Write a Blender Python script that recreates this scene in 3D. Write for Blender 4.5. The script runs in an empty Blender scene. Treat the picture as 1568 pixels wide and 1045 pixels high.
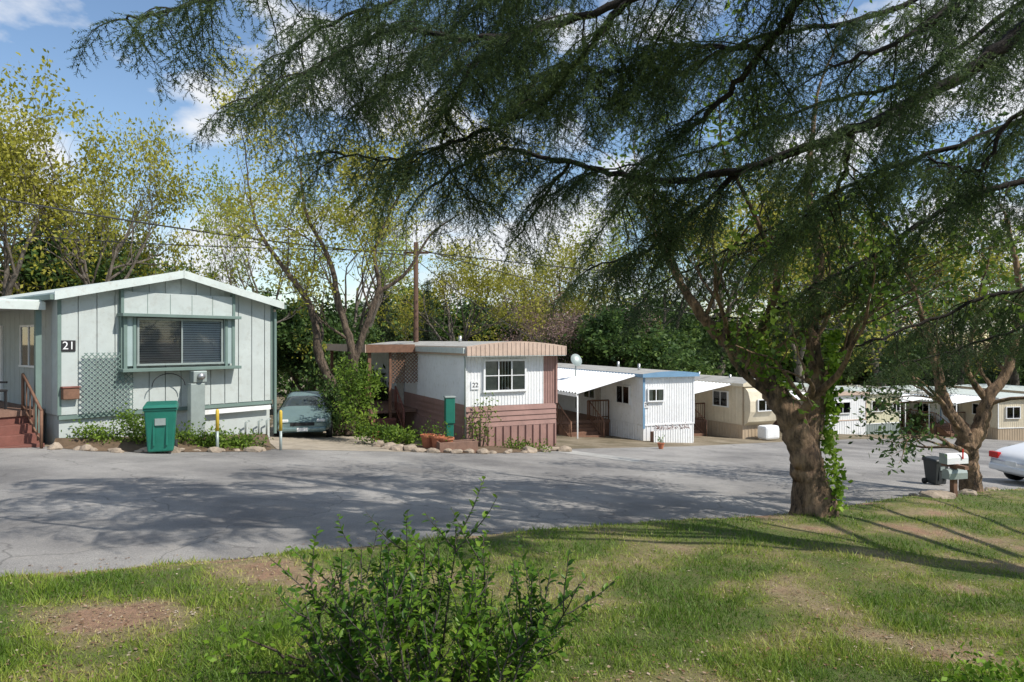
import bpy, math, random
import numpy as np
from mathutils import Vector, Matrix, noise
random.seed(7); rs=np.random.RandomState(11)
S=bpy.context.scene
COL=S.collection
F=1045.0
def W(px,py,Y): return Vector(((px-784)/F*Y, Y, -(py-522.5)/F*Y))
def h(x,y):
    x=max(-40,min(60,x)); y=max(-10,min(110,y))
    return -(1.777+0.0735*y+0.0471*x)
def G(px,py):
    u=(px-784)/F; v=(py-522.5)/F
    Y=1.777/(v-.0735-.0471*u); return Vector((u*Y,Y,-v*Y))
# ---------------------------------------------------------------- materials
def nodes(name):
    m=bpy.data.materials.new(name); m.use_nodes=True
    nt=m.node_tree; return m,nt,nt.nodes['Principled BSDF']
def ramp(nt,fac,stops):
    r=nt.nodes.new('ShaderNodeValToRGB'); e=r.color_ramp.elements
    while len(e)<len(stops): e.new(.5)
    for i,(p,c) in enumerate(stops): e[i].position=p; e[i].color=(*c,1)
    nt.links.new(fac,r.inputs['Fac']); return r.outputs['Color']
def noi(nt,scale,detail=4,rough=.6,vec=None):
    n=nt.nodes.new('ShaderNodeTexNoise'); n.inputs['Scale'].default_value=scale
    n.inputs['Detail'].default_value=detail; n.inputs['Roughness'].default_value=rough
    if vec is None:
        tc=nt.nodes.new('ShaderNodeTexCoord'); vec=tc.outputs['Object']
    nt.links.new(vec,n.inputs['Vector']); return n.outputs['Fac']
def mix(nt,fac,a,b,mode='MIX'):
    n=nt.nodes.new('ShaderNodeMix'); n.data_type='RGBA'; n.blend_type=mode
    for sock,val in ((n.inputs['Factor'],fac),(n.inputs['A'],a),(n.inputs['B'],b)):
        if isinstance(val,bpy.types.NodeSocket): nt.links.new(val,sock)
        elif isinstance(val,(int,float)): sock.default_value=val
        else: sock.default_value=(*val,1)
    return n.outputs['Result']
def bump(nt,b,hgt,strength,dist=.02):
    n=nt.nodes.new('ShaderNodeBump'); n.inputs['Strength'].default_value=strength; n.inputs['Distance'].default_value=dist
    nt.links.new(hgt,n.inputs['Height']); nt.links.new(n.outputs['Normal'],b.inputs['Normal'])
def M(name,c,var=.25,scale=2.5,rough=.7,bs=0,bscale=60,metal=0,dirt=None):
    m,nt,b=nodes(name)
    lo=tuple(x*(1-var) for x in c); hi=tuple(min(1,x*(1+var*.5)) for x in c)
    f=noi(nt,scale,6,.7); col=ramp(nt,f,[(.3,lo),(.7,hi)])
    if dirt:
        f2=noi(nt,scale*3.3,8,.75); k=ramp(nt,f2,[(.52,(0,0,0)),(.72,(.7,.7,.7))])
        col=mix(nt,k,col,dirt)
    nt.links.new(col,b.inputs['Base Color']); b.inputs['Roughness'].default_value=rough; b.inputs['Metallic'].default_value=metal
    if bs: bump(nt,b,noi(nt,bscale,4,.6),bs)
    return m
def leafmat(name,stops,trans=.35,clump=.8,rough=.55):
    m,nt,b=nodes(name)
    g=nt.nodes.new('ShaderNodeNewGeometry')
    n=noi(nt,clump,3,.6)
    ad=nt.nodes.new('ShaderNodeMath'); ad.operation='MULTIPLY_ADD'; ad.inputs[1].default_value=.55
    nt.links.new(g.outputs['Random Per Island'],ad.inputs[0])
    sb=nt.nodes.new('ShaderNodeMath'); sb.operation='MULTIPLY_ADD'; sb.inputs[1].default_value=1.6; sb.inputs[2].default_value=-.57
    nt.links.new(n,sb.inputs[0]); nt.links.new(sb.outputs[0],ad.inputs[2])
    col=ramp(nt,ad.outputs[0],stops)
    nt.links.new(col,b.inputs['Base Color']); b.inputs['Roughness'].default_value=rough
    b.inputs['Specular IOR Level'].default_value=.25
    tr=nt.nodes.new('ShaderNodeBsdfTranslucent'); nt.links.new(col,tr.inputs['Color'])
    ms=nt.nodes.new('ShaderNodeMixShader'); ms.inputs[0].default_value=trans
    nt.links.new(b.outputs[0],ms.inputs[1]); nt.links.new(tr.outputs[0],ms.inputs[2])
    nt.links.new(ms.outputs[0],nt.nodes['Material Output'].inputs['Surface']); return m
def barkmat(name,c1,c2,sc=8):
    m,nt,b=nodes(name)
    tc=nt.nodes.new('ShaderNodeTexCoord'); mp=nt.nodes.new('ShaderNodeMapping'); mp.inputs['Scale'].default_value=(1,1,.35)
    nt.links.new(tc.outputs['Object'],mp.inputs['Vector'])
    f=noi(nt,sc,8,.75,mp.outputs[0]); col=ramp(nt,f,[(.38,c1),(.62,c2)])
    nt.links.new(col,b.inputs['Base Color']); b.inputs['Roughness'].default_value=.95
    bump(nt,b,f,1.0,.12); return m
def glassmat():
    m,nt,b=nodes('window_glass'); 
    t=nt.nodes.new('ShaderNodeBsdfTransparent'); t.inputs[0].default_value=(.85,.88,.88,1)
    g=nt.nodes.new('ShaderNodeBsdfGlossy'); g.inputs['Roughness'].default_value=.03
    fr=nt.nodes.new('ShaderNodeFresnel'); fr.inputs[0].default_value=1.5
    ms=nt.nodes.new('ShaderNodeMixShader'); nt.links.new(fr.outputs[0],ms.inputs[0])
    nt.links.new(t.outputs[0],ms.inputs[1]); nt.links.new(g.outputs[0],ms.inputs[2])
    nt.links.new(ms.outputs[0],nt.nodes['Material Output'].inputs['Surface']); return m
GLASS=glassmat()
m_side27=M('siding_sage',(.48,.525,.505),.12,1.2,.75,.15,80,dirt=(.36,.37,.34))
m_trim27=M('trim_green_grey',(.15,.215,.19),.15,2,.6)
m_shut=M('shutter_blue_grey',(.33,.42,.41),.1,2,.6)
m_white=M('white_paint',(.81,.82,.82),.08,1.5,.55,dirt=(.57,.55,.50))
m_roofw=M('roof_pale',(.58,.64,.61),.12,2,.6,dirt=(.42,.4,.35))
m_roofc=M('roof_weathered',(.40,.39,.36),.25,1.5,.8,dirt=(.2,.17,.13))
m_beige=M('fascia_tan',(.58,.44,.35),.15,3,.6,dirt=(.36,.27,.2))
m_mauve=M('skirt_mauve',(.34,.20,.17),.2,2,.7,dirt=(.22,.14,.12))
m_redbr=M('stain_red_brown',(.20,.075,.055),.3,4,.7)
m_cream=M('cream_paint',(.68,.60,.45),.12,1.5,.6,dirt=(.48,.42,.3))
m_tan=M('tan_paint',(.46,.36,.25),.12,1.5,.6)
m_yell=M('pale_yellow_paint',(.64,.61,.43),.1,1.5,.6)
m_blue=M('blue_trim',(.17,.31,.46),.15,3,.5)
m_brown=M('brown_wood',(.20,.105,.065),.35,6,.8,.3,40)
m_dark=M('dark_interior',(.02,.02,.022),.3,3,.8)
m_black=M('black_rubber',(.02,.02,.02),.2,9,.8)
m_blind=M('blinds',(.72,.75,.80),.08,3,.5)
m_blindd=M('blinds_dim',(.33,.31,.31),.08,3,.5)
m_curt=M('curtain',(.55,.52,.47),.25,8,.9)
m_binG=M('bin_green',(.010,.15,.105),.2,4,.45)
m_binD=M('bin_dark',(.03,.035,.035),.2,4,.5)
m_metal=M('grey_metal',(.33,.38,.36),.15,5,.45,metal=.3)
m_steel=M('galvanised',(.5,.5,.5),.2,5,.4,metal=.8)
m_terra=M('terracotta',(.45,.16,.08),.2,8,.8)
m_yel=M('bollard_yellow',(.65,.45,.05),.2,8,.6)
m_rock=M('rock',(.36,.29,.22),.45,5,.95,.8,18)
m_pole=M('pole_wood',(.11,.06,.04),.35,3,.9,.5,30)
m_wire=M('wire_black',(.015,.015,.015),.1,3,.6)
m_red=M('tail_light_red',(.5,.01,.01),.1,3,.2)
m_carg=M('car_paint_green_grey',(.17,.25,.25),.1,2,.3,metal=.2)
m_carw=M('car_paint_white',(.75,.76,.77),.03,2,.2)
m_lens=M('headlight_lens',(.7,.72,.72),.05,2,.08)
m_deck=M('deck_boards',(.24,.14,.10),.3,5,.8,.3,40)
BARK=barkmat('bark_brown',(.035,.026,.019),(.21,.155,.11),9)
BARKO=barkmat('bark_trunk',(.045,.03,.02),(.42,.275,.165),6)
BARKD=barkmat('bark_dark',(.010,.008,.007),(.045,.034,.027),10)
BARKG=barkmat('bark_grey',(.06,.048,.038),(.22,.19,.155),6)
L_ced=leafmat('cedar_needles',[(.15,(.026,.048,.024)),(.5,(.070,.112,.044)),(.85,(.155,.215,.07))],.40,.7)
L_yel=leafmat('leaves_spring_yellow',[(.1,(.17,.18,.02)),(.5,(.37,.36,.045)),(.9,(.56,.53,.12))],.5,.35)
L_lime=leafmat('leaves_spring_green',[(.1,(.12,.17,.025)),(.5,(.28,.35,.05)),(.9,(.48,.53,.14))],.5,.35)
L_mid=leafmat('leaves_green',[(.1,(.05,.10,.02)),(.5,(.14,.23,.03)),(.9,(.30,.42,.06))],.45,.5)
L_dark=leafmat('leaves_evergreen',[(.1,(.02,.045,.014)),(.5,(.065,.12,.03)),(.9,(.16,.24,.055))],.3,.35)
L_con=leafmat('conifer_needles',[(.1,(.015,.03,.016)),(.5,(.04,.065,.032)),(.9,(.09,.125,.05))],.15,.35)
L_pink=leafmat('redbud_twigs',[(.1,(.18,.11,.10)),(.5,(.32,.21,.19)),(.9,(.45,.33,.29))],.2,.5)
L_shrub=leafmat('shrub_leaves',[(.1,(.03,.085,.012)),(.5,(.10,.205,.02)),(.95,(.27,.40,.045))],.40,1.5,.4)
L_ivy=leafmat('ivy_leaves',[(.1,(.07,.15,.012)),(.5,(.18,.31,.025)),(.9,(.34,.48,.06))],.4,2)
# ---------------------------------------------------------------- mesh helpers
def link(o,parent=None,mats=()):
    COL.objects.link(o)
    if parent: o.parent=parent
    for m in mats: o.data.materials.append(m)
    return o
def empty(name,loc=(0,0,0),rz=0,parent=None):
    o=bpy.data.objects.new(name,None); o.empty_display_size=.2; o.location=loc; o.rotation_euler=(0,0,rz)
    return link(o,parent)
def mesh(name,v,f,mat=None,parent=None,smooth=False):
    me=bpy.data.meshes.new(name); me.from_pydata([tuple(p) for p in v],[],f); me.update()
    if smooth: me.shade_smooth()
    o=bpy.data.objects.new(name,me)
    return link(o,parent,[mat] if mat else [])
def fastmesh(name,V,k,mats,parent=None,attr=None,obj=True):
    """V: (N*k,3) separate k-gons"""
    n=len(V)//k; me=bpy.data.meshes.new(name)
    me.vertices.add(len(V)); me.vertices.foreach_set('co',np.ascontiguousarray(V,dtype=np.float32).ravel())
    me.loops.add(n*k); me.loops.foreach_set('vertex_index',np.arange(n*k,dtype=np.int32))
    me.polygons.add(n); me.polygons.foreach_set('loop_start',np.arange(0,n*k,k,dtype=np.int32))
    if attr is not None:
        a=me.attributes.new('patch','FLOAT','POINT'); a.data.foreach_set('value',np.ascontiguousarray(attr,dtype=np.float32))
    me.update(calc_edges=True)
    if not obj: 
        for m in mats: me.materials.append(m)
        return me
    o=bpy.data.objects.new(name,me); return link(o,parent,mats)
def box(name,x0,x1,y0,y1,z0,z1,mat,parent=None,bev=0):
    v=[(x,y,z) for x in (x0,x1) for y in (y0,y1) for z in (z0,z1)]
    f=[(0,1,3,2),(4,6,7,5),(0,4,5,1),(2,3,7,6),(0,2,6,4),(1,5,7,3)]
    if (x1-x0)*(y1-y0)*(z1-z0)<0: f=[t[::-1] for t in f]
    o=mesh(name,v,f,mat,parent)
    if bev: 
        b=o.modifiers.new('b','BEVEL'); b.width=bev; b.segments=2
    return o
class Tubes:
    def __init__(s): s.v=[]; s.f=[]
    def add(s,pts,rad,n=6,cap=False):
        base=len(s.v); L=len(pts); prev=None
        for i,p in enumerate(pts):
            d=(pts[min(i+1,L-1)]-pts[max(i-1,0)])
            if d.length<1e-6: d=Vector((0,0,1))
            d.normalize()
            if prev is None:
                a=Vector((0,0,1)) if abs(d.z)<.9 else Vector((1,0,0)); u=d.cross(a).normalized()
            else:
                u=(prev-d*prev.dot(d)); u=u.normalized() if u.length>1e-6 else d.orthogonal().normalized()
            prev=u; w=d.cross(u)
            r=rad[i]
            for k in range(n):
                t=2*math.pi*k/n; rr=r
                if r>.12 and n>=9: q=p+u*math.cos(t)*r+w*math.sin(t)*r; rr=r*(1+.24*noise.noise(q*2.6)+.13*noise.noise(Vector((q.x*9,q.y*9,q.z*2.5))))
                s.v.append(p+u*(math.cos(t)*rr)+w*(math.sin(t)*rr))
        for i in range(L-1):
            for k in range(n):
                a=base+i*n+k; b=base+i*n+(k+1)%n; s.f.append((a,b,b+n,a+n))
        if cap: s.f.append(tuple(base+(L-1)*n+k for k in range(n))); s.f.append(tuple(base+k for k in range(n))[::-1])
    def obj(s,name,mat,parent=None): return mesh(name,s.v,s.f,mat,parent,True)
def tube(name,pts,r,mat,parent=None,n=8):
    t=Tubes(); pts=[Vector(p) for p in pts]; t.add(pts,[r]*len(pts),n,True); return t.obj(name,mat,parent)
def smooth_poly(pts,k=4):
    pts=[Vector(p) for p in pts]; out=[]
    for i in range(len(pts)-1):
        p0=pts[max(i-1,0)];p1=pts[i];p2=pts[i+1];p3=pts[min(i+2,len(pts)-1)]
        for j in range(k):
            t=j/k; out.append(.5*((2*p1)+(p2-p0)*t+(2*p0-5*p1+4*p2-p3)*t*t+(3*p1-p0-3*p2+p3)*t**3))
    out.append(pts[-1]); return out
def rv(): 
    v=Vector((random.gauss(0,1),random.gauss(0,1),random.gauss(0,1))); return v.normalized()
def leaves(A,per,spread,size,asp=.55,flat=.5):
    """A anchors (n,3)-> verts of 4-gon rhombic leaves"""
    A=np.asarray(A,dtype=float); P=np.repeat(A,per,0)+rs.normal(0,1,(len(A)*per,3))*spread
    n=len(P); d=rs.normal(0,1,(n,3)); d/=np.linalg.norm(d,axis=1)[:,None]
    nn=rs.normal(0,1,(n,3)); nn[:,2]+=flat; w=np.cross(d,nn); w/=np.linalg.norm(w,axis=1)[:,None]+1e-9
    s=size*(.6+.8*rs.rand(n))[:,None]
    q=np.stack([P,P+d*s*.5+w*s*asp*.5,P+d*s,P+d*s*.5-w*s*asp*.5],1)
    return q.reshape(-1,3)
# ---------------------------------------------------------------- tree growth
def grow(T,anch,p,d,length,r,lev,maxlev,P):
    n=5; pts=[p.copy()]; rad=[r]; q=p.copy(); dd=d.copy()
    for i in range(n):
        dd=(dd+rv()*P['wob']+Vector((0,0,P['up']))).normalized(); q=q+dd*(length/n); pts.append(q.copy()); rad.append(r*(1-.55*(i+1)/n))
    T.add(pts,rad,6 if r>.04 else 4 if r>.012 else 3)
    if lev>=maxlev:
        anch.extend([pts[2],pts[3],pts[4],pts[5]]); return
    if lev>=maxlev-1: anch.extend([pts[4],pts[5]])
    k=random.choice(P['kids'])
    for i in range(k):
        t=1.0 if i==0 else random.uniform(.35,1); idx=t*n; a=int(min(idx,n-1)); pp=pts[a].lerp(pts[a+1],idx-a)
        base=(pts[a+1]-pts[a]).normalized()
        side=base.cross(rv()).normalized(); ang=random.uniform(.35,.55)*P['ang'] if i==0 else random.uniform(.6,1.15)*P['ang']
        nd=(base*math.cos(ang)+side*math.sin(ang)).normalized()
        rr=rad[a]*(.75 if i==0 else .58); grow(T,anch,pp,nd,length*random.uniform(.6,.85),max(rr,.006),lev+1,maxlev,P)
def template(name,H,P,leafm,bark,per,spread,size,trunk=.25,lev=5,r0=.22,asp=.55,drop=0):
    T=Tubes(); an=[]; 
    pts=smooth_poly([(0,0,-.5),(random.uniform(-.1,.1)*2,0,H*trunk*.5),(random.uniform(-.4,.4),random.uniform(-.3,.3),H*trunk)],4)
    T.add(pts,[r0*(1.25-.45*i/(len(pts)-1)) for i in range(len(pts))],9)
    m=P.get('main',4)
    for i in range(m):
        a=2*math.pi*i/m+random.uniform(-.4,.4); tl=random.uniform(.25,.75)
        grow(T,an,pts[-1],Vector((math.cos(a)*tl,math.sin(a)*tl,1)).normalized(),H*.27,r0*.62,1,lev,P)
    me=bpy.data.meshes.new(name+'_wood'); me.from_pydata([tuple(x) for x in T.v],[],T.f); me.shade_smooth(); me.materials.append(bark)
    zs=[a.z for a in an]
    if drop: an=[a for a in an if noise.noise(a*.75+Vector((H,3,lev)))>drop]
    lm=fastmesh(name+'_leaves',leaves([tuple(a) for a in an],per,spread,size,asp),4,[leafm],obj=False)
    return me,lm,max(zs)
def place(tp,name,x,y,H,rz=None,parent=None,sxy=1):
    me,lm,top=tp; e=empty(name,(x,y,h(x,y)),random.uniform(0,6.28) if rz is None else rz,parent); s=H/top; e.scale=(s*sxy,s*sxy,s)
    for nm,d in (('trunk_and_branches',me),('foliage',lm)):
        o=bpy.data.objects.new(nm,d); link(o,e)
    return e
PD=dict(wob=.22,up=.05,kids=[3,4],ang=.85)
tA=template('oakA',12,dict(PD),L_yel,BARKG,5,.20,.17,drop=-.14)
tA2=template('oakA2',12,dict(PD,main=5,up=.03),L_yel,BARKG,4,.22,.17,drop=-.12)
tB=template('ashB',12,dict(PD,up=.12,ang=.7),L_lime,BARKG,3,.2,.15,lev=5,drop=-.12)
tC=template('evC',10,dict(PD,main=5,kids=[3,4]),L_dark,BARK,8,.32,.28,trunk=.12)
tE=template('redE',8,dict(PD,ang=.9,kids=[3]),L_pink,BARKG,7,.2,.11,trunk=.15,asp=.3)
def conifer(name,H,R):
    T=Tubes(); T.add([Vector((0,0,-.5)),Vector((0,0,H*.5)),Vector((0,0,H))],[.25,.15,.02],7); an=[]
    z=H*.12
    while z<H:
        rr=R*(1-z/H)**.8+.15
        for k in range(7):
            a=random.uniform(0,6.28); l=rr*random.uniform(.6,1.1); dr=-.25*l
            e=Vector((math.cos(a)*l,math.sin(a)*l,z+dr)); s=Vector((0,0,z)); T.add([s,s.lerp(e,.5)+Vector((0,0,.1)),e],[.03,.02,.008],3)
            m=max(2,int(l*5))
            for j in range(m): 
                t=(j+.7)/m; an.append(s.lerp(e,t))
        z+=.32
    me=bpy.data.meshes.new(name+'_wood'); me.from_pydata([tuple(x) for x in T.v],[],T.f); me.materials.append(BARKD)
    lm=fastmesh(name+'_leaves',leaves([tuple(a) for a in an],10,.17,.28,.2),4,[L_con],obj=False); return me,lm,H
tD=conifer('conD',14,3.0)
# ---------------------------------------------------------------- world + sun + camera
w=bpy.data.worlds.new('World'); S.world=w; w.use_nodes=True; nt=w.node_tree
AZ=math.radians(117); EL=math.radians(47)
sky=nt.nodes.new('ShaderNodeTexSky'); sky.sky_type='NISHITA'; sky.sun_disc=False; sky.sun_elevation=EL; sky.sun_rotation=AZ
sky.air_density=1.15; sky.dust_density=.0; sky.ozone_density=3.0
bg=nt.nodes['Background']; bg.inputs['Strength'].default_value=.15
tc=nt.nodes.new('ShaderNodeTexCoord'); mp=nt.nodes.new('ShaderNodeMapping'); mp.inputs['Scale'].default_value=(1,1,2.0); mp.inputs['Location'].default_value=(2.3,.75,.15)
nt.links.new(tc.outputs['Generated'],mp.inputs['Vector'])
f=noi(nt,5.6,9,.5,mp.outputs[0]); k=ramp(nt,f,[(.49,(0,0,0)),(.60,(.92,.92,.92))])
nt.links.new(mix(nt,k,sky.outputs[0],(6.3,6.4,6.6)),bg.inputs['Color'])
sd=bpy.data.lights.new('sun','SUN'); sd.energy=5.0; sd.angle=math.radians(.5); sd.color=(1,.95,.87)
so=bpy.data.objects.new('sun',sd); COL.objects.link(so)
dirv=-Vector((math.sin(AZ)*math.cos(EL),math.cos(AZ)*math.cos(EL),math.sin(EL))); so.rotation_euler=dirv.to_track_quat('-Z','Y').to_euler(); so.location=(10,-5,20)
cd=bpy.data.cameras.new('camera'); cd.lens=24; cd.sensor_width=36; cd.clip_end=2000; cd.clip_start=.05
co=bpy.data.objects.new('camera',cd); COL.objects.link(co); co.rotation_euler=(math.radians(90),0,0); S.camera=co
S.view_settings.view_transform='Standard'; S.view_settings.look='None'; S.view_settings.exposure=0
# ---------------------------------------------------------------- ground
m,nt,b=nodes('ground_earth'); f1=noi(nt,.6,8,.7); f2=noi(nt,14,6,.8)
c=ramp(nt,f1,[(.35,(.12,.10,.05)),(.5,(.24,.19,.12)),(.65,(.36,.30,.21))]); c=mix(nt,.5,c,ramp(nt,f2,[(.3,(.25,.25,.25)),(.7,(1,1,1))]),'MULTIPLY')
nt.links.new(c,b.inputs['Base Color']); b.inputs['Roughness'].default_value=.95; bump(nt,b,f2,.7,.05); m_ground=m
xs=[-1500,-400,-120]+list(range(-40,61,10))+[130,400,1500]; ys=[-800,-200,-40]+list(range(-10,111,10))+[200,500,1800]
V=[(x,y,h(x,y)) for y in ys for x in xs]; nx=len(xs)
Fc=[(j*nx+i,j*nx+i+1,(j+1)*nx+i+1,(j+1)*nx+i) for j in range(len(ys)-1) for i in range(nx-1)]
mesh('ground',V,Fc,m_ground)
def sheet(name,pts,mat,dz):
    return mesh(name,[(p[0],p[1],h(p[0],p[1])+dz) for p in pts],[tuple(range(len(pts)))],mat)
near=[(-39,-1)]+[tuple(G(*q)[:2]) for q in [(-250,915),(0,886),(200,872),(420,851),(640,830),(800,815),(1000,800),(1200,789),(1290,776),(1420,757),(1568,749)]]+[(22,22),(55,38)]
far=[tuple(G(*q)[:2]) for q in [(-300,694),(60,684),(300,690),(430,688),(650,692),(870,688),(1050,684),(1200,677),(1300,673),(1450,671)]]
far=[(-39,12)]+far+[(58,58)]
m,nt,b=nodes('asphalt'); f1=noi(nt,.33,6,.65); f2=noi(nt,60,5,.9); f3=noi(nt,2.5,8,.8)
c=ramp(nt,f1,[(.36,(.18,.173,.168)),(.60,(.36,.345,.325))]); c=mix(nt,.85,c,ramp(nt,f2,[(.3,(.32,.32,.32)),(.7,(1.38,1.36,1.33))]),'MULTIPLY')
c=mix(nt,ramp(nt,f3,[(.55,(0,0,0)),(.75,(.45,.45,.45))]),c,(.40,.36,.30))
vo=nt.nodes.new('ShaderNodeTexVoronoi'); vo.feature='DISTANCE_TO_EDGE'; vo.inputs['Scale'].default_value=.42
tcn=nt.nodes.new('ShaderNodeTexCoord'); nn=nt.nodes.new('ShaderNodeTexNoise'); nn.inputs['Scale'].default_value=1.3; nn.inputs['Detail'].default_value=6
nt.links.new(tcn.outputs['Object'],nn.inputs['Vector']); va=nt.nodes.new('ShaderNodeVectorMath'); va.operation='MULTIPLY_ADD'; va.inputs[1].default_value=(.9,.9,.9)
nt.links.new(nn.outputs['Color'],va.inputs[0]); nt.links.new(tcn.outputs['Object'],va.inputs[2]); nt.links.new(va.outputs[0],vo.inputs['Vector'])
c=mix(nt,ramp(nt,vo.outputs['Distance'],[(.0,(.6,.6,.6)),(.008,(0,0,0))]),c,(.08,.075,.07))
nt.links.new(c,b.inputs['Base Color']); b.inputs['Roughness'].default_value=.9; bump(nt,b,f2,.7,.014); m_asph=m
sheet('road',near+far[::-1],m_asph,.006)
m_conc=M('gravel_pale',(.42,.36,.28),.35,1.2,.95,.8,70,dirt=(.22,.17,.12))
sheet('driveway',[G(425,689)[:2],G(640,693)[:2],G(590,668)[:2],G(520,652)[:2],(-7.2,26),(-9.5,27),(-7.2,20)],m_conc,.012)
m_patch=M('concrete_patch',(.42,.41,.38),.3,1.5,.9,.4,60,dirt=(.25,.24,.21))
sheet('concrete_path',[G(870,690)[:2],G(925,697)[:2],G(985,704)[:2],G(975,709)[:2],G(915,701)[:2],G(850,693)[:2]],m_patch,.012)
# ---------------------------------------------------------------- lawn
nxs=np.array([p[0] for p in near]); nys=np.array([p[1] for p in near])
def yedge(x): return float(np.interp(x,nxs,nys))+.14*noise.noise(Vector((x*1.7,3,0)))+.08*noise.noise(Vector((x*7,1,0)))
def patch(x,y):
    v=noise.fractal(Vector((x*.95,y*1.1,2.2)),1,2,5)*.50+.39+.13*noise.noise(Vector((x*4,y*4,0)))+.12*noise.noise(Vector((x*13,y*13,4)))
    v+= .14*math.exp(-((x-6.5)**2/6+(y-9.6)**2/2.0))
    v+= .32*math.exp(-((x+2.7)**2/.5+(y-4.8)**2/.12))+ .24*math.exp(-((x+2.0)**2/1.2+(y-6.1)**2/.12))
    e=yedge(x)-y
    if e<.35: v+=.12
    return v
def lawnz(x,y):
    e=max(0,yedge(x)-y); return h(x,y)+.012+.07*min(1,e/.5)+.03*noise.noise(Vector((x*.9,y*.9,5)))*min(1,e)
def lawn_material(name,blade):
    m,nt,b=nodes(name); a=nt.nodes.new('ShaderNodeAttribute'); a.attribute_name='patch'
    fac=a.outputs['Fac']; 
    if blade:
        col=ramp(nt,fac,[(.22,(.11,.20,.02)),(.45,(.24,.33,.04)),(.62,(.42,.42,.11)),(.85,(.58,.50,.28))])
        g=nt.nodes.new('ShaderNodeNewGeometry'); col=mix(nt,.6,col,ramp(nt,g.outputs['Random Per Island'],[(0,(.6,.65,.5)),(1,(1.3,1.25,1.1))]),'MULTIPLY')
        nt.links.new(col,b.inputs['Base Color']); b.inputs['Roughness'].default_value=.6
        tr=nt.nodes.new('ShaderNodeBsdfTranslucent'); nt.links.new(col,tr.inputs[0]); ms=nt.nodes.new('ShaderNodeMixShader'); ms.inputs[0].default_value=.35
        nt.links.new(b.outputs[0],ms.inputs[1]); nt.links.new(tr.outputs[0],ms.inputs[2]); nt.links.new(ms.outputs[0],nt.nodes['Material Output'].inputs['Surface'])
    else:
        f2=noi(nt,30,6,.8); f3=noi(nt,7,6,.75)
        col=ramp(nt,fac,[(.3,(.12,.17,.03)),(.5,(.23,.23,.07)),(.68,(.38,.30,.16)),(.85,(.45,.27,.17))])
        col=mix(nt,ramp(nt,f3,[(.45,(0,0,0)),(.6,(.45,.45,.45))]),col,(.20,.14,.075))
        col=mix(nt,.7,col,ramp(nt,f2,[(.3,(.4,.4,.4)),(.7,(1.35,1.35,1.35))]),'MULTIPLY')
        nt.links.new(col,b.inputs['Base Color']); b.inputs['Roughness'].default_value=.95; bump(nt,b,f2,.9,.05)
    return m
gx=np.concatenate([np.linspace(-38,-9,20),np.linspace(-8.8,16,220),np.linspace(17,55,20)]); NR=120
V=[];A=[]
for x in gx:
    ye=yedge(x)
    for j in range(NR):
        t=j/(NR-1); y=-9+(ye+9)*(1-(1-t)**1.4); V.append((x,y,lawnz(x,y) if j<NR-1 else h(x,y)-.02)); A.append(patch(x,y))
Fc=[(i*NR+j,(i+1)*NR+j,(i+1)*NR+j+1,i*NR+j+1) for i in range(len(gx)-1) for j in range(NR-1)]
lw=mesh('lawn',V,Fc,lawn_material('lawn_soil',False),None,True)
a=lw.data.attributes.new('patch','FLOAT','POINT'); a.data.foreach_set('value',np.array(A,dtype=np.float32))
NB=240000
yy=1/(1/2.6+(1/17.-1/2.6)*rs.rand(NB)**.8); xx=(rs.rand(NB)*2-1)*(.82*yy+.8)
gxx=np.linspace(-14,16,420); gyy=np.linspace(2,18,260)
ZG=np.array([[lawnz(x,y) for y in gyy] for x in gxx]); PG=np.array([[patch(x,y) for y in gyy] for x in gxx]); EG=np.array([yedge(x) for x in gxx])
def bil(Gd,x,y):
    fx=np.clip((x-gxx[0])/(gxx[1]-gxx[0]),0,len(gxx)-1.001); fy=np.clip((y-gyy[0])/(gyy[1]-gyy[0]),0,len(gyy)-1.001)
    i=fx.astype(int); j=fy.astype(int); a=fx-i; b=fy-j
    return Gd[i,j]*(1-a)*(1-b)+Gd[i+1,j]*a*(1-b)+Gd[i,j+1]*(1-a)*b+Gd[i+1,j+1]*a*b
ok=(yy<np.interp(xx,gxx,EG)+.04)&(np.abs(xx)<15); xx=xx[ok]; yy=yy[ok]; pt=bil(PG,xx,yy)
keep=rs.rand(len(xx))<np.clip(1.35-1.5*np.clip(pt-.3,0,1)*1.6,.16,1); xx=xx[keep];yy=yy[keep];pt=pt[keep]
zz=bil(ZG,xx,yy)-.004; n=len(xx); tall=np.array([noise.noise(Vector((x*1.6,y*1.6,9)))+.5*noise.noise(Vector((x*6,y*6,2))) for x,y in zip(xx,yy)])
hb=(.020+.05*rs.rand(n)**2)*(1.2-.7*np.clip(pt,0,1))*(1+1.1*np.clip(tall,-.5,1)); ang=rs.rand(n)*6.28; wd=.0020+.0005*yy
bx=np.cos(ang)*wd; by=np.sin(ang)*wd; lx=rs.normal(0,.5,n)*hb; ly=rs.normal(0,.5,n)*hb
V=np.stack([np.stack([xx-bx,yy-by,zz],1),np.stack([xx+bx,yy+by,zz],1),np.stack([xx+lx,yy+ly,zz+hb],1)],1).reshape(-1,3)
fastmesh('grass',V,3,[lawn_material('grass_blade',True)],None,np.repeat(pt+rs.normal(0,.07,n),3))
n=14000; ly_=1/(1/3.+(1/14.-1/3.)*rs.rand(n)); lx_=(rs.rand(n)*2-1)*.8*ly_; ok=(ly_<np.interp(lx_,gxx,EG)+.5); lx_=lx_[ok];ly_=ly_[ok]
ok=rs.rand(len(lx_))<np.clip(bil(PG,lx_,ly_)*1.6-.3,.08,1); lx_=lx_[ok];ly_=ly_[ok]
Pz=np.where(ly_<np.interp(lx_,gxx,EG),bil(ZG,lx_,ly_)+.012,[h(a,b)+.015 for a,b in zip(lx_,ly_)])
lit=leaves(np.stack([lx_,ly_,Pz],1),1,.001,.03,.6,6)
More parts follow.
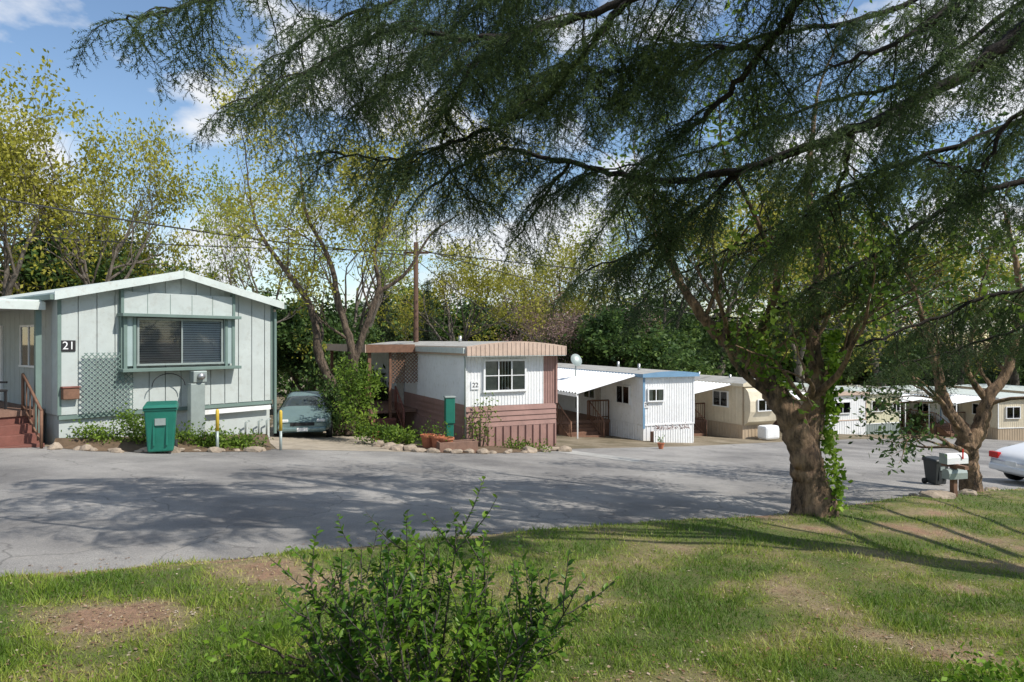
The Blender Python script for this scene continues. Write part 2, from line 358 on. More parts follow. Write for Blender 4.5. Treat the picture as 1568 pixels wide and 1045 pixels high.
lit[:,2]=np.repeat(Pz,4)+ (lit[:,2]-np.repeat(Pz,4))*.25
fastmesh('leaf_litter',lit,4,[leafmat('litter',[(.1,(.09,.045,.022)),(.5,(.25,.15,.08)),(.9,(.48,.40,.31))],.1,3)])
# ---------------------------------------------------------------- building helpers
class Face:
    def __init__(s,C,ang): s.C=C; s.a=ang; s.f=(math.cos(ang),math.sin(ang))
    def __call__(s,px,py=None):
        u=(px-784)/F; t=(u*s.C[1]-s.C[0])/(s.f[0]-u*s.f[1])
        if py is None: return t
        return t,-(py-522.5)/F*(s.C[1]+t*s.f[1])
def window(par,x0,x1,z0,z1,y,out=-1,nx=2,nz=1,fm=None,fill='curtain',fw=.05,name='window'):
    e=empty(name,parent=par); fm=fm or m_white
    def yy(a,b): a,b=y+out*a,y+out*b; return (min(a,b),max(a,b))
    box('backing',x0,x1,*yy(.004,.012),z0,z1,m_dark,e)
    if fill=='curtain':
        w_=(x1-x0)*.3
        box('curtain_l',x0,x0+w_,*yy(.016,.022),z0,z1,m_curt,e); box('curtain_r',x1-w_,x1,*yy(.016,.022),z0,z1,m_curt,e)
    elif fill in('blinds','blinds2'):
        n=int((z1-z0)/.06)
        for half in ((x0,(x0+x1)/2,m_blindd if fill=='blinds2' else m_blind),((x0+x1)/2+.01,x1,m_blind)):
            v=[];f=[]
            for i in range(n):
                z=z0+(i+.5)*(z1-z0)/n; ya,yb=y+out*.02,y+out*.040; k=len(v); v+=[(half[0],ya,z+.026),(half[1],ya,z+.026),(half[1],yb,z-.024),(half[0],yb,z-.024)]; f.append((k,k+1,k+2,k+3))
            mesh('blinds',v,f,half[2],e)
    box('glass',x0,x1,*yy(.05,.056),z0,z1,GLASS,e)
    box('frame_top',x0-fw,x1+fw,*yy(0,.08),z1,z1+fw,fm,e); box('frame_sill',x0-fw-.02,x1+fw+.02,*yy(0,.10),z0-fw,z0,fm,e)
    box('frame_l',x0-fw,x0,*yy(0,.08),z0,z1,fm,e); box('frame_r',x1,x1+fw,*yy(0,.08),z0,z1,fm,e)
    for i in range(1,nx): x=x0+(x1-x0)*i/nx; box('mullion',x-.018,x+.018,*yy(.045,.075),z0,z1,fm,e)
    for i in range(1,nz): z=z0+(z1-z0)*i/nz; box('muntin',x0,x1,*yy(.047,.072),z-.012,z+.012,fm,e)
    return e
def corr(name,x0,x1,z0,z1,y,mat,par,pitch=.12,dep=.018,axis='x',out=-1):
    n=max(1,int(round((x1-x0)/pitch))); prof=[]
    for i in range(n):
        a=x0+(x1-x0)*i/n; p=(x1-x0)/n; prof+=[(a,0),(a+p*.62,0),(a+p*.72,dep),(a+p*.90,dep)]
    prof.append((x1,0)); v=[];f=[]
    for (x,d) in prof:
        for z in (z0,z1):
            v.append((x,y+out*d,z) if axis=='x' else (y+out*d,x,z))
    for i in range(len(prof)-1): f.append((2*i,2*i+2,2*i+3,2*i+1))
    return mesh(name,v,f,mat,par)
def hcorr(name,x0,x1,z0,z1,y,mat,par,pitch=.2,dep=.02,out=-1,axis='x'):
    n=max(1,int(round((z1-z0)/pitch))); v=[];f=[]
    for i in range(n):
        a=z0+(z1-z0)*i/n; b=z0+(z1-z0)*(i+1)/n; k=len(v)
        q=[(x0,dep,a),(x1,dep,a),(x1,.0,b),(x0,.0,b),(x0,.0,a),(x1,.0,a)]
        v+=[(p[0],y+out*p[1],p[2]) if axis=='x' else (y+out*p[1],p[0],p[2]) for p in q]; f+=[(k,k+1,k+2,k+3),(k,k+4,k+5,k+1)]
    return mesh(name,v,f,mat,par)
def lattice(par,x0,x1,z0,z1,y,mat,pitch=.13,wd=.035,axis='x',name='lattice'):
    v=[];f=[]
    for sgn,yo in ((1,0),(-1,.012)):
        c=-(z1-z0)-(x1-x0)
        while c<(x1-x0)+(z1-z0):
            t0=max(0,-c); t1=min(z1-z0,(x1-x0)-c)
            if t1-t0>.04:
                q=[]
                for t in (t0,t1):
                    x=x0+c+t; z=z0+t if sgn==1 else z1-t; q.append((x,z))
                (xa,za),(xb,zb)=q; w2=wd*.7
                pts=[(xa-w2/2,za),(xa+w2/2,za),(xb+w2/2,zb),(xb-w2/2,zb)]; k=len(v)
                for yy in (y+yo,y+yo+.01):
                    v+=[(p[0],yy,p[1]) if axis=='x' else (yy,p[0],p[1]) for p in pts]
                f+=[(k,k+1,k+2,k+3),(k+4,k+7,k+6,k+5),(k,k+3,k+7,k+4),(k+1,k+5,k+6,k+2)]
            c+=pitch
    return mesh(name,v,f,mat,par)
def text(par,s,x,y,z,size,mat,rot=(math.pi/2,0,0)):
    cu=bpy.data.curves.new('number','FONT'); cu.body=s; cu.size=size; cu.extrude=.003; cu.align_x='CENTER'; cu.align_y='CENTER'; cu.materials.append(mat)
    o=bpy.data.objects.new('number',cu); o.location=(x,y,z); o.rotation_euler=rot; link(o,par)
def railing(par,p0,p1,hgt,mat,n=10,post=.035):
    p0=Vector(p0);p1=Vector(p1); t=Tubes(); up=Vector((0,0,hgt))
    t.add([p0+up,p1+up],[post]*2,4,True); t.add([p0+Vector((0,0,.12)),p1+Vector((0,0,.12))],[post*.7]*2,4,True)
    for i in range(n+1):
        q=p0.lerp(p1,i/n); r=post if i in(0,n) else post*.45; t.add([q,q+up],[r,r],4,True)
    t.obj('railing',mat,par)
def steps(par,x0,x1,y0,y1,zt,zb,mat,n):
    for i in range(n):
        z=zt-(zt-zb)*(i+1)/(n+1)
        ya=y0+(y1-y0)*i/n; yb=y0+(y1-y0)*(i+1)/n; box('step',x0,x1,min(ya,yb),max(ya,yb)-.003,zb-.1,z,mat,par,.008)
# ---------------------------------------------------------------- home 21
a27=math.atan2(4.2,3.46); C27=(-10.5,15.8); f27=Face(C27,a27); H=empty('mobile_home_sage',(C27[0],C27[1],0),a27)
Wd=5.44; Ln=15; ze=1.10; zr=1.76; zb=-1.72
box('body',.01,Wd-.01,.01,Ln,zb-.02,ze-.02,m_side27,H)
mesh('gable_wall',[(0,0,ze-.03),(Wd,0,ze-.03),(Wd/2,0,zr-.05)],[(0,1,2)],m_side27,H)
x=0
while x<Wd-.05:
    x2=min(Wd,x+.40); tz=lambda xx: ze+(zr-ze)*(1-abs(xx-Wd/2)/(Wd/2))-.06
    v=[(x+.012,-.022,zb),(x2-.012,-.022,zb),(x2-.012,-.022,tz(x2)),(x+.012,-.022,tz(x))]
    if x<Wd/2<x2: v.insert(3,(Wd/2,-.022,zr-.06))
    n=len(v); v2=[(p[0],0,p[2]) for p in v]; mesh('siding_board',v+v2,[tuple(range(n))]+[(k,n+k,n+(k+1)%n,(k+1)%n) for k in range(n)],m_side27,H)
    x=x2
for k in range(36): box('siding_side',-.016,0,k*.4+.01,k*.4+.39,zb,ze-.03,m_side27,H)
for xx_ in (-.03,Wd-.05): box('corner_trim',xx_,xx_+.08,-.04,-.024,zb,ze,m_trim27,H)
ov=.42; fy=-.35
def rp(x): return ze+(zr-ze)*(1-abs(x-Wd/2)/(Wd/2))
for sgn,(xa,xb) in enumerate(((-ov*.4,Wd/2),(Wd/2,Wd+ov*.4))):
    za,zb_=rp(xa),rp(xb); v=[]
    for y in (fy,Ln+.2):
        v+=[(xa,y,za),(xb,y,zb_),(xb,y,zb_+.05),(xa,y,za+.05)]
    mesh('roof_panel',v,[(0,1,2,3),(4,7,6,5),(0,4,5,1),(3,2,6,7),(0,3,7,4),(1,5,6,2)],m_roofw,H)
    v=[]
    for y in (fy-.04,fy-.003):
        v+=[(xa-.02,y,za-.13),(xb,y,zb_-.13),(xb,y,zb_+.07),(xa-.02,y,za+.07)]
    mesh('fascia',v,[(0,1,2,3),(4,7,6,5),(0,4,5,1),(3,2,6,7),(0,3,7,4),(1,5,6,2)],m_roofw,H)
box('gutter',-ov*.4-.1,-ov*.4+.0,fy,Ln,rp(-ov*.4)-.12,rp(-ov*.4)-.003,m_trim27,H)
box('gutter',Wd+ov*.4,Wd+ov*.4+.1,fy,Ln,rp(Wd+ov*.4)-.12,rp(Wd+ov*.4)-.003,m_trim27,H)
box('downspout',Wd+.02,Wd+.09,-.12,-.05,-2.7,rp(Wd+.2)-.2,m_trim27,H)
sx0=f27(186);sx1=f27(352)
box('centre_panel',sx0,sx1,-.14,-.024,.60,1.22,m_side27,H)
for k in range(1,5): xq=sx0+(sx1-sx0)*k/5; box('panel_batten',xq-.006,xq+.006,-.146,-.141,.685,1.2,m_trim27,H)
box('centre_trim_l',sx0-.07,sx0,-.17,-.024,-.95,1.3,m_trim27,H); box('centre_trim_r',sx1,sx1+.07,-.17,-.024,.6,1.3,m_trim27,H)
wt=.55;wb=-.57
wx0=f27(209);wx1=f27(334)
box('bay_side_l',sx0,wx0-.08,-.20,-.024,wb-.05,wt+.05,m_shut,H); box('bay_side_r',wx1+.08,sx1,-.20,-.024,wb-.05,wt+.05,m_shut,H)
box('shelf_top',sx0-.12,sx1+.12,-.42,-.024,.60,.68,m_trim27,H,.008); box('shelf_bottom',sx0-.12,sx1+.12,-.42,-.024,-.76,-.68,m_trim27,H,.008)
for xa,xb in ((sx0-.03,sx0+.05),(wx0-.16,wx0-.09),(wx1+.09,wx1+.16),(sx1-.05,sx1+.03)): box('bay_side_trim',xa,xb,-.23,-.201,-.68,.6,m_trim27,H)
window(H,wx0,wx1,wb,wt-.02,-.10,-1,2,1,m_metal,'blinds2',.05)
s,z=f27(104,530); box('number_plate',s-.15,s+.15,-.05,-.024,z-.13,z+.13,m_dark,H,.01); text(H,'21',s,-.056,z,.26,m_white)
s,z=f27(103,601); box('letter_box',s-.14,s+.2,-.2,-.024,z-.16,z+.10,m_brown,H,.02); box('letter_box_lid',s-.16,s+.22,-.22,-.024,z+.103,z+.14,m_redbr,H,.01)
zc=-2.75
box('skirt',.03,Wd-.03,.06,Ln-.1,zc-.4,zb-.03,m_side27,H); box('skirt_rail',0,Wd,-.03,.05,zb-.11,zb-.02,m_trim27,H)
la=f27(122);lb=f27(200); lattice(H,la,lb,-1.72,-.28,-.16,m_trim27,.125,.045,name='trellis')
s,z=f27(290,610)
P=empty('electric_meter_pedestal',(0,0,0),0,H); box('pedestal',s-.22,s+.16,-.55,-.35,-2.5,-1.1,m_metal,P,.02); box('meter_box',s-.16,s+.2,-.58,-.33,-1.08,-.78,m_metal,P,.02)
t=Tubes(); t.add([Vector((s+.02,-.58,-.92)),Vector((s+.02,-.68,-.92))],[.09,.085],14,True); t.obj('meter_dial',m_steel,P)
arc=[(f27(225)+.55*(1-math.cos(t))*.75,-.3,-1.15+.32*math.sin(t)) for t in np.linspace(0,math.pi,14)]
tube('arch_wire',arc,.012,m_dark,H,5)
box('planter_rail',f27(300),Wd-.1,-.12,-.07,-1.98,-1.86,m_white,H)
for xx_ in (Wd-.5,Wd-.9,Wd-.25): tube('gas_pipe',[(xx_,-.15,-2.75),(xx_,-.15,-2.3),(xx_+.12,-.15,-2.25)],.025,m_metal,H,6)
box('porch_roof',-2.9,-.19,.3,9,.78,.95,m_roofw,H,.01); box('porch_beam',-2.9,-.19,.22,.29,.72,.9,m_roofw,H)
for yy_ in (.5,3.2,6): box('porch_post',-2.75,-2.63,yy_,yy_+.12,-2.7,.775,m_white,H)
box('porch_post',-.35,-.23,.35,.47,-2.7,.72,m_trim27,H)
box('porch_deck',-2.9,-.05,.8,8,-1.75,-1.62,m_deck,H); box('deck_skirt',-2.85,-.1,.85,7.9,-2.9,-1.755,m_redbr,H)
for k in range(4): box('step',-2.7,-.3,.8-.3*(k+1),.8-.3*k-.003,-2.8,-1.72-.2*(k+1),m_redbr,H,.01)
railing(H,(-2.8,.85,-1.62),(-2.8,7.5,-1.62),.9,m_brown,22)
railing(H,(-.45,.9,-1.62),(-.45,-.4,-2.4),.85,m_brown,5)
box('porch_door',-.07,-.02,4.2,5.1,-1.6,.42,m_white,H); window(empty('door_side',parent=H,rz=math.pi/2),1.2,2.4,-.6,.35,.03,1,2,1,m_white,'curtain')
ch=empty('porch_chair',(-1.0,1.5,-1.62),.5,H)
for a,b_ in ((-.25,-.25),(.25,-.25),(-.25,.25),(.25,.25)): box('leg',a-.02,a+.02,b_-.02,b_+.02,0,.42,m_dark,ch)
box('seat',-.28,.28,-.28,.28,.42,.47,m_dark,ch,.01); box('back',-.28,.28,.25,.29,.47,.95,m_dark,ch,.01); box('arm',-.3,-.25,-.25,.25,.62,.66,m_dark,ch); box('arm',.25,.3,-.25,.25,.62,.66,m_dark,ch)
# ---------------------------------------------------------------- home 22
a22=math.atan2(.436,.9); C22=(-1.39,20.5); f22=Face(C22,a22); H=empty('mobile_home_white_and_mauve',(C22[0],C22[1],0),a22)
W2=3.1; zt=-.42; zg=-3.35; zm=-1.98
box('body',.02,W2-.02,.02,11.5,zg+.3,zt,m_white,H)
corr('front_siding',0,W2-.45,zm,zt,0,m_white,H,.1,.014); corr('front_siding_maroon',W2-.45,W2,zm,zt,0,m_mauve,H,.1,.014)
hcorr('front_band',0,W2,-2.62,zm,-.01,m_mauve,H,.16,.03); corr('skirt_front',.02,W2,zg,-2.62,-.03,m_mauve,H,.25,.05)
hcorr('side_siding_top',0,11.4,zm+.05,zt,0,m_white,H,.5,.012,out=-1,axis='y'); hcorr('side_band',0,11.4,-2.62,zm+.05,-.01,m_mauve,H,.16,.03,out=-1,axis='y'); corr('side_skirt',0,11.4,zg,-2.62,-.02,m_mauve,H,.17,.03,axis='y')
corr('side_siding_ribs',0,4.6,zm+.05,zt,-.014,m_white,H,.1,.012,axis='y')
box('corner',-.03,.03,-.05,-.0,zm,zt,m_white,H); box('corner',W2-.02,W2+.04,-.05,.02,zm,zt,m_mauve,H)
N=14; arcp=[(-.12+(W2+.3)*i/N, zt+.26+.15*math.sin(math.pi*i/N)) for i in range(N+1)]
v=[];f=[]
for (x,z) in arcp: v+=[(x,-.38,zt-.02),(x,-.38,z),(x,11.7,z),(x,11.7,zt-.02)]
for i in range(N): k=4*i; f+=[(k,k+4,k+5,k+1),(k+1,k+5,k+6,k+2),(k+2,k+6,k+7,k+3)]
f+=[(0,1,2,3),(4*N,4*N+3,4*N+2,4*N+1)]
ro=mesh('arched_roof',v,f,m_beige,H); ro.data.materials.append(m_roofc)
for p in ro.data.polygons:
    if p.normal.z>.5: p.material_index=1
for i in range(24): 
    x=-.1+(W2+.26)*i/23; z=zt+.23+.15*math.sin(math.pi*(x+.12)/(W2+.3)); box('fascia_rib',x-.01,x+.01,-.396,-.381,zt-.01,z,m_beige,H)
box('soffit',-.11,W2+.16,-.375,11.6,zt-.04,zt-.021,m_roofw,H); box('side_gutter',-.20,-.123,-.3,11.6,zt+.05,zt+.22,m_roofw,H)
tube('downspout',[(-.1,-.1,zt+.1),(-.06,-.1,zt-.2),(-.06,-.1,zg+.4)],.025,m_metal,H,6)
wa=f22(742);wb2=f22(802); window(H,wa,wb2,-1.50,-.62,0,-1,3,2,m_white,'curtain',.06)
s,z=f22(727,590); box('number_plate',s-.13,s+.13,-.04,-.016,z-.13,z+.13,m_white,H); text(H,'22',s,-.046,z,.2,m_dark)
box('porch_roof',-1.9,-.21,4.4,11.5,zt+.1,zt+.26,m_roofc,H); box('porch_fascia',-1.95,-.21,4.3,4.39,zt+.02,zt+.3,m_brown,H)
box('porch_fascia',-1.99,-1.96,4.3,11.5,zt+.02,zt+.3,m_beige,H)
for yy_ in (4.45,7.5,11): box('porch_post',-1.85,-1.74,yy_,yy_+.11,-3.6,zt+.1,m_brown,H)
lattice(H,-1.0,-.04,-1.5,zt,4.5,m_brown,.13,.045); box('lattice_post',-1.09,-1.01,4.47,4.55,-3.5,zt+.1,m_brown,H)
box('porch_deck',-1.85,-.05,4.6,10,-2.55,-2.45,m_deck,H); steps(H,-1.8,-.9,4.55,3.6,-2.45,-3.5,m_redbr,3)
railing(H,(-.85,4.55,-2.45),(-.85,3.5,-3.2),.85,m_redbr,6); railing(H,(-1.8,4.6,-2.45),(-1.8,9.5,-2.45),.9,m_redbr,20)
box('side_door',-.06,-.03,6.2,7.1,-2.4,-.5,m_curt,H)
tube('roof_vent',[(1.0,3,zt+.3),(1.0,3,zt+.6)],.06,m_steel,H)
sat=empty('satellite_dish',W(882,552,31)); vv=[];ff=[]
for i in range(5):
    for k in range(16):
        r=.28*i/4; t=k/16*6.283; vv.append((r*math.cos(t),.35*r*r*3-.12,r*math.sin(t)*1.1))
for i in range(4):
    for k in range(16): ff.append((i*16+k,i*16+(k+1)%16,(i+1)*16+(k+1)%16,(i+1)*16+k))
d=mesh('dish',vv,ff,m_metal,sat,True); d.rotation_euler=(math.radians(-25),0,.4); tube('mast',[(0,.1,-.1),(0,.2,-.6),(0,.2,-2.2)],.025,m_metal,sat)
# ---------------------------------------------------------------- generic homes
def home(name,px,py_e,py_b,Y,ang,Wd,Ln,wall,roof,trim,winpx=(),side_aw=None,arch=.12,ribs=.15,sidewin=True,skirtm=None,num=None,fasc=None):
    X=(px-784)/F*Y; a=math.radians(ang); fc=Face((X,Y),a); H=empty(name,(X,Y,0),a)
    ze=-(py_e-522.5)/F*Y; zb=-(py_b-522.5)/F*Y; zs=zb+.55
    box('body',.02,Wd-.02,.02,Ln,zb-.9,ze-.01,wall,H)
    corr('front_siding',0,Wd,zs,ze,0,wall,H,ribs,.014); corr('side_siding',0,Ln,zs,ze,0,wall,H,ribs,.014,axis='y')
    sk=skirtm or wall
    corr('front_skirt',0,Wd,zb-.8,zs-.03,.0,sk,H,.2,.02); corr('side_skirt',0,Ln,zb-.9,zs-.03,0,sk,H,.2,.02,axis='y')
    box('belt',-.03,Wd+.02,-.035,-.0,zs-.04,zs+.02,trim,H); box('corner_l',-.03,.04,-.035,0,zs+.021,ze,trim,H); box('corner_r',Wd-.05,Wd+.02,-.035,0,zs+.021,ze,trim,H)
    N=8; v=[];f=[]
    for i in range(N+1):
        x=-.15+(Wd+.3)*i/N; z=ze+.14+arch*math.sin(math.pi*i/N); v+=[(x,-.2,ze-.003),(x,-.2,z),(x,Ln+.1,z),(x,Ln+.1,ze-.003)]
    for i in range(N): k=4*i; f+=[(k,k+4,k+5,k+1),(k+1,k+5,k+6,k+2),(k+2,k+6,k+7,k+3),(k,k+3,k+7,k+4)]
    f+=[(0,1,2,3),(4*N,4*N+3,4*N+2,4*N+1)]
    ro=mesh('roof',v,f,fasc or trim,H); ro.data.materials.append(roof)
    for p in ro.data.polygons:
        if p.normal.z>.5: p.material_index=1
    for k in range(2): tube('roof_vent',[(Wd*(.3+.35*k),1.5+3.2*k,ze+.1),(Wd*(.3+.35*k),1.5+3.2*k,ze+.5)],.06,m_steel,H,8)
    for (x0,x1,y0,y1) in winpx:
        s0,z1=fc(x0,y0); s1,z0=fc(x1,y1); window(H,s0,s1,z0,z1,-.014,-1,2,1,m_white,'curtain',.05)
    if sidewin:
        sd=empty('side_windows',parent=H,rz=math.pi/2)
        for k in range(int(Ln//3)): window(sd,1.0+k*3,2.0+k*3,zs+.8,zs+1.5,.014,1,2,1,m_white,'dark',.05)
    if side_aw:
        wdt,y0,y1,zd=side_aw; n=int((y1-y0)/.26)*2; v=[];f=[]
        for i in range(n+1):
            yq=y0+(y1-y0)*i/n; dz=.07*(i%2); v+=[(-.16,yq,ze+.05+dz),(-wdt,yq,ze-zd+dz)]
        for i in range(n): f.append((2*i,2*i+2,2*i+3,2*i+1))
        aw=mesh('awning',v,f,m_white,H); aw.data.materials.append(m_roofc)
        for i,p_ in enumerate(aw.data.polygons): p_.material_index=1 if i%4==1 else 0
        so_=aw.modifiers.new('s','SOLIDIFY'); so_.thickness=.012
        box('awning_fascia',-wdt-.03,-wdt,y0,y1,ze-zd-.12,ze-zd+.0,m_white,H)
        for k in range(4):
            yy=y0+.1+(y1-y0-.2)*k/3; tube('awning_post',[(-wdt+.08,yy,zb-1),(-wdt+.08,yy,ze-zd)],.03,m_white,H,6)
        d0=max(y0,1.3); xr=-1.15
        box('deck',-wdt+.1,-.05,d0+1.3,y1,zs-.15,zs-.03,m_deck,H); box('deck_skirt',-wdt+.15,-.06,d0+1.35,y1,zb-1,zs-.155,m_brown,H)
        railing(H,(-wdt+.15,d0+1.35,zs-.03),(-wdt+.15,y1,zs-.03),.85,m_brown,24); railing(H,(xr,d0+1.35,zs-.03),(-.1,d0+1.35,zs-.03),.85,m_brown,8)
        steps(H,-wdt+.3,xr,d0+1.3,d0+.1,zs-.05,zb-.1,m_brown,4)
        railing(H,(-wdt+.25,d0+1.3,zs-.03),(-wdt+.25,d0,zs-.75),.85,m_brown,7); railing(H,(xr+.05,d0+1.3,zs-.03),(xr+.05,d0,zs-.75),.85,m_brown,7)
        box('side_door',-.05,-.016,d0+2.2,d0+3.0,zs+.0,zs+1.85,m_curt,H)
    if num: s,z=fc(*num[1]); box('number_plate',s-.12,s+.12,-.05,-.02,z-.12,z+.12,m_white,H); text(H,num[0],s,-.056,z,.2,m_dark)
    return H,fc,ze,zb
h24,fc24,_,zb24=home('mobile_home_white',985,578,672,28,22,2.5,11,m_white,m_roofc,m_white,[(992,1014,597,613)],(2.9,.3,9.5,.62),.1,.12,True,m_white,('24',(989,620)),m_blue)
box('blue_corner',-.045,.05,-.05,-.036,-3.6,-1.5,m_blue,h24)
corr('planter_slats',0,1.9,zb24-.3,zb24+.42,-.76,m_white,h24,.12,.02); box('planter_back',.0,1.9,-.75,-.5,zb24-.3,zb24+.36,m_deck,h24)
A=[(random.uniform(.1,1.8),-.62,zb24+.4+random.random()*.15) for _ in range(60)]; fastmesh('planter_flowers',leaves(A,4,.05,.07,.5),4,[L_pink],h24)
ht,fct,zet,zbt=home('travel_trailer_tan',1137,592,668,33,24,1.9,8,m_cream,m_roofc,m_tan,[(1150,1172,602,617)],(2.6,.6,7,.35),.22,.25,True,m_tan,None,m_cream)
box('tan_stripe',-.03,1.92,-.05,-.037,zbt+1.05,zbt+1.2,m_tan,ht); box('propane_cover',.5,1.4,-1.0,-.4,zbt-.1,zbt+.55,m_white,ht,.1)
vv=[];ff=[]
for i,(yy_,zz_) in enumerate([(-.0,-.0),(-.28,-.25),(-.42,-.7),(-.42,-1.2),(-.25,-1.7),(0,-1.9)]):
    vv+=[(.05,yy_-.04,zet+zz_),(1.85,yy_-.04,zet+zz_)]
for i in range(5): ff.append((2*i,2*i+1,2*i+3,2*i+2))
ff+=[(0,2,4,6,8,10),(1,11,9,7,5,3)]
mesh('rounded_nose',vv,ff,m_cream,ht,False)
window(ht,.5,1.4,zet-1.15,zet-.65,-.47,-1,2,1,m_white,'curtain',.04)
home('mobile_home_small_white',1268,606,658,44,20,3.2,11,m_white,m_roofc,m_beige,[(1278,1300,617,632)],(2.2,.5,8,.3),.1,.15,True,m_white)
home('mobile_home_pale_yellow',1322,604,662,46,20,3.3,12,m_yell,m_roofw,m_white,[(1334,1352,615,629),(1366,1376,617,629)],(2.4,.5,8,.3),.12,.15,True,m_metal)
home('mobile_home_white_low',1440,610,664,50,14,3.6,11,m_white,m_roofc,m_blue,[(1450,1474,622,636)],(2.6,.5,8,.3),.1,.15,True,m_mauve)
home('mobile_home_cream',1528,612,668,47,10,4.4,11,m_cream,m_roofw,m_white,[(1540,1560,624,640)],(2.8,.5,8,.3),.12,.15,True,m_tan)
home('mobile_home_far',1660,610,668,46,8,5,11,m_white,m_roofw,m_tan,[],None,.12,.15,True,m_tan)
# ---------------------------------------------------------------- cars
def car(name,loc,rz,paint,L=4.5):
    E=empty(name,loc,rz); w=.88
    st=[(-2.22,.70,.38,.62,.62,.55),(-2.15,.82,.27,.80,.80,.66),(-1.75,.87,.25,.92,.95,.70),(-1.25,.88,.24,.95,1.05,.62),(-.75,.88,.24,.95,1.38,.56),(-.1,.88,.24,.93,1.43,.57),(.45,.88,.24,.92,1.36,.56),(1.05,.88,.24,.90,.97,.64),(1.5,.87,.24,.84,.86,.68),(1.95,.83,.25,.74,.76,.64),(2.2,.72,.30,.60,.61,.52)]
    v=[];f=[];mi=[]
    for (x,hw,zs,zb,zr,rw) in st:
        q=[(hw*.9,zs),(hw,zs+.12),(hw,(zs+zb)/2+.05),(hw*.96,zb),(rw,zr-.04 if zr>zb+.1 else zr-.005),(rw*.7,zr)]
        v+=[(x,y,z) for y,z in q]+[(x,-y,z) for y,z in q[::-1]]
    n=12
    for i in range(len(st)-1):
        for k in range(n):
            f.append((i*n+k,i*n+(k+1)%n,(i+1)*n+(k+1)%n,(i+1)*n+k))
            g=0
            cab=st[i][4]>1.04 or st[i+1][4]>1.04
            if k in(3,7) and cab: g=1
            if k in(4,5,6) and i in(3,6): g=1
            mi.append(g)
    f.append(tuple(range(n))); mi.append(0); f.append(tuple((len(st)-1)*n+k for k in range(n))[::-1]); mi.append(0)
    b=mesh('body',v,[t[::-1] for t in f],paint,E,True); b.data.materials.append(m_cg)
    for p,g in zip(b.data.polygons,mi): p.material_index=g
    ss=b.modifiers.new('s','SUBSURF'); ss.levels=2; ss.render_levels=2
    for x in (-1.38,1.38):
        for s in (-1,1):
            t=Tubes()
            NN=22; prf=[(.70,.27),(.72,.32),(.87,.32),(.895,.28),(.895,.0)]
            for (yv,rr_) in prf: t.v+=[Vector((x+rr_*math.cos(6.2832*k/NN),s*yv,.32+rr_*math.sin(6.2832*k/NN))) for k in range(NN)]
            for i in range(len(prf)-1):
                for k in range(NN): t.f.append((i*NN+k,i*NN+(k+1)%NN,(i+1)*NN+(k+1)%NN,(i+1)*NN+k))
            t.obj('wheel',m_black,E)
            t=Tubes(); t.v=[]; t.f=[]; prf=[(.898,.20),(.912,.18),(.905,.0)]
            for (yv,rr_) in prf: t.v+=[Vector((x+rr_*math.cos(6.2832*k/NN),s*yv,.32+rr_*math.sin(6.2832*k/NN))) for k in range(NN)]
            for i in range(2):
                for k in range(NN): t.f.append((i*NN+k,i*NN+(k+1)%NN,(i+1)*NN+(k+1)%NN,(i+1)*NN+k))
            t.obj('hubcap',m_steel,E)
    for s in (-1,1):
        o=box('headlight',2.0,2.17,s*.42,s*.68,.58,.70,m_lens,E,.03); box('tail_light',-2.225,-2.1,s*.48,s*.76,.66,.82,m_red,E,.02)
        box('mirror',.6,.75,s*.9,s*1.05,.93,1.05,paint,E,.03)
    box('grille',2.1,2.215,-.36,.36,.50,.60,m_dark,E,.01); box('bumper',2.05,2.27,-.7,.7,.33,.46,paint,E,.04); box('licence_plate',2.271,2.28,-.16,.16,.34,.45,m_white,E)
    box('rear_bumper',-2.28,-2.1,-.72,.72,.36,.52,paint,E,.04); box('rear_plate',-2.29,-2.281,-.16,.16,.55,.66,m_white,E)
    return E
m_cg=M('car_glass',(.05,.065,.07),.1,1,.04)
p=G(448,670); car('parked_sedan',(p.x-.15,p.y+1.9,h(p.x,p.y+1.9)+.03),math.radians(-76),m_carg)
p=G(1590,744); car('parked_car_white',(p.x+1.55,p.y+.3,h(p.x+1.5,p.y)+.03),math.radians(8),m_carw)
p=G(1300,662); car('parked_car_white',(p.x+.5,p.y-1,h(p.x,p.y-1)+.02),math.radians(20),m_carw)
# ---------------------------------------------------------------- street furniture
def bin_(name,loc,rz,mat,s=1):
    E=empty(name,loc,rz); E.scale=(s,s,s)
    v=[(-.24,-.26,.06),(.24,-.26,.06),(.24,.24,.06),(-.24,.24,.06),(-.30,-.34,.95),(.30,-.34,.95),(.30,.32,.95),(-.30,.32,.95)]
    o=mesh('body',v,[(3,2,1,0),(0,1,5,4),(1,2,6,5),(2,3,7,6),(3,0,4,7),(4,5,6,7)],mat,E); bb=o.modifiers.new('b','BEVEL'); bb.width=.035; bb.segments=3
    box('rim',-.32,.32,-.36,.34,.92,.97,mat,E,.012)
    v=[(-.33,-.40,.975),(.33,-.40,.975),(.33,.36,.975),(-.33,.36,.975),(-.29,-.34,1.04),(.29,-.34,1.04),(.29,.33,1.07),(-.29,.33,1.07)]
    o=mesh('lid',v,[(3,2,1,0),(0,1,5,4),(1,2,6,5),(2,3,7,6),(3,0,4,7),(4,5,6,7)],mat,E); bb=o.modifiers.new('b','BEVEL'); bb.width=.02; bb.segments=2
    tube('handle',[(-.24,.38,.98),(.24,.38,.98)],.018,mat,E,6)
    for q in (-.27,.27): t=Tubes(); t.add([Vector((q-.03,.26,.12)),Vector((q+.03,.26,.12))],[.115,.115],14,True); t.obj('wheel',m_black,E)
    for q in (-.12,.12): box('rib',q-.02,q+.02,-.325,-.29,.2,.8,mat,E,.008)
    box('label',-.1,.1,-.345,-.30,.62,.76,m_metal,E)
    return E
p=G(247,694); bin_('wheelie_bin',(p.x,p.y,p.z),math.radians(24),m_binG,1.08)
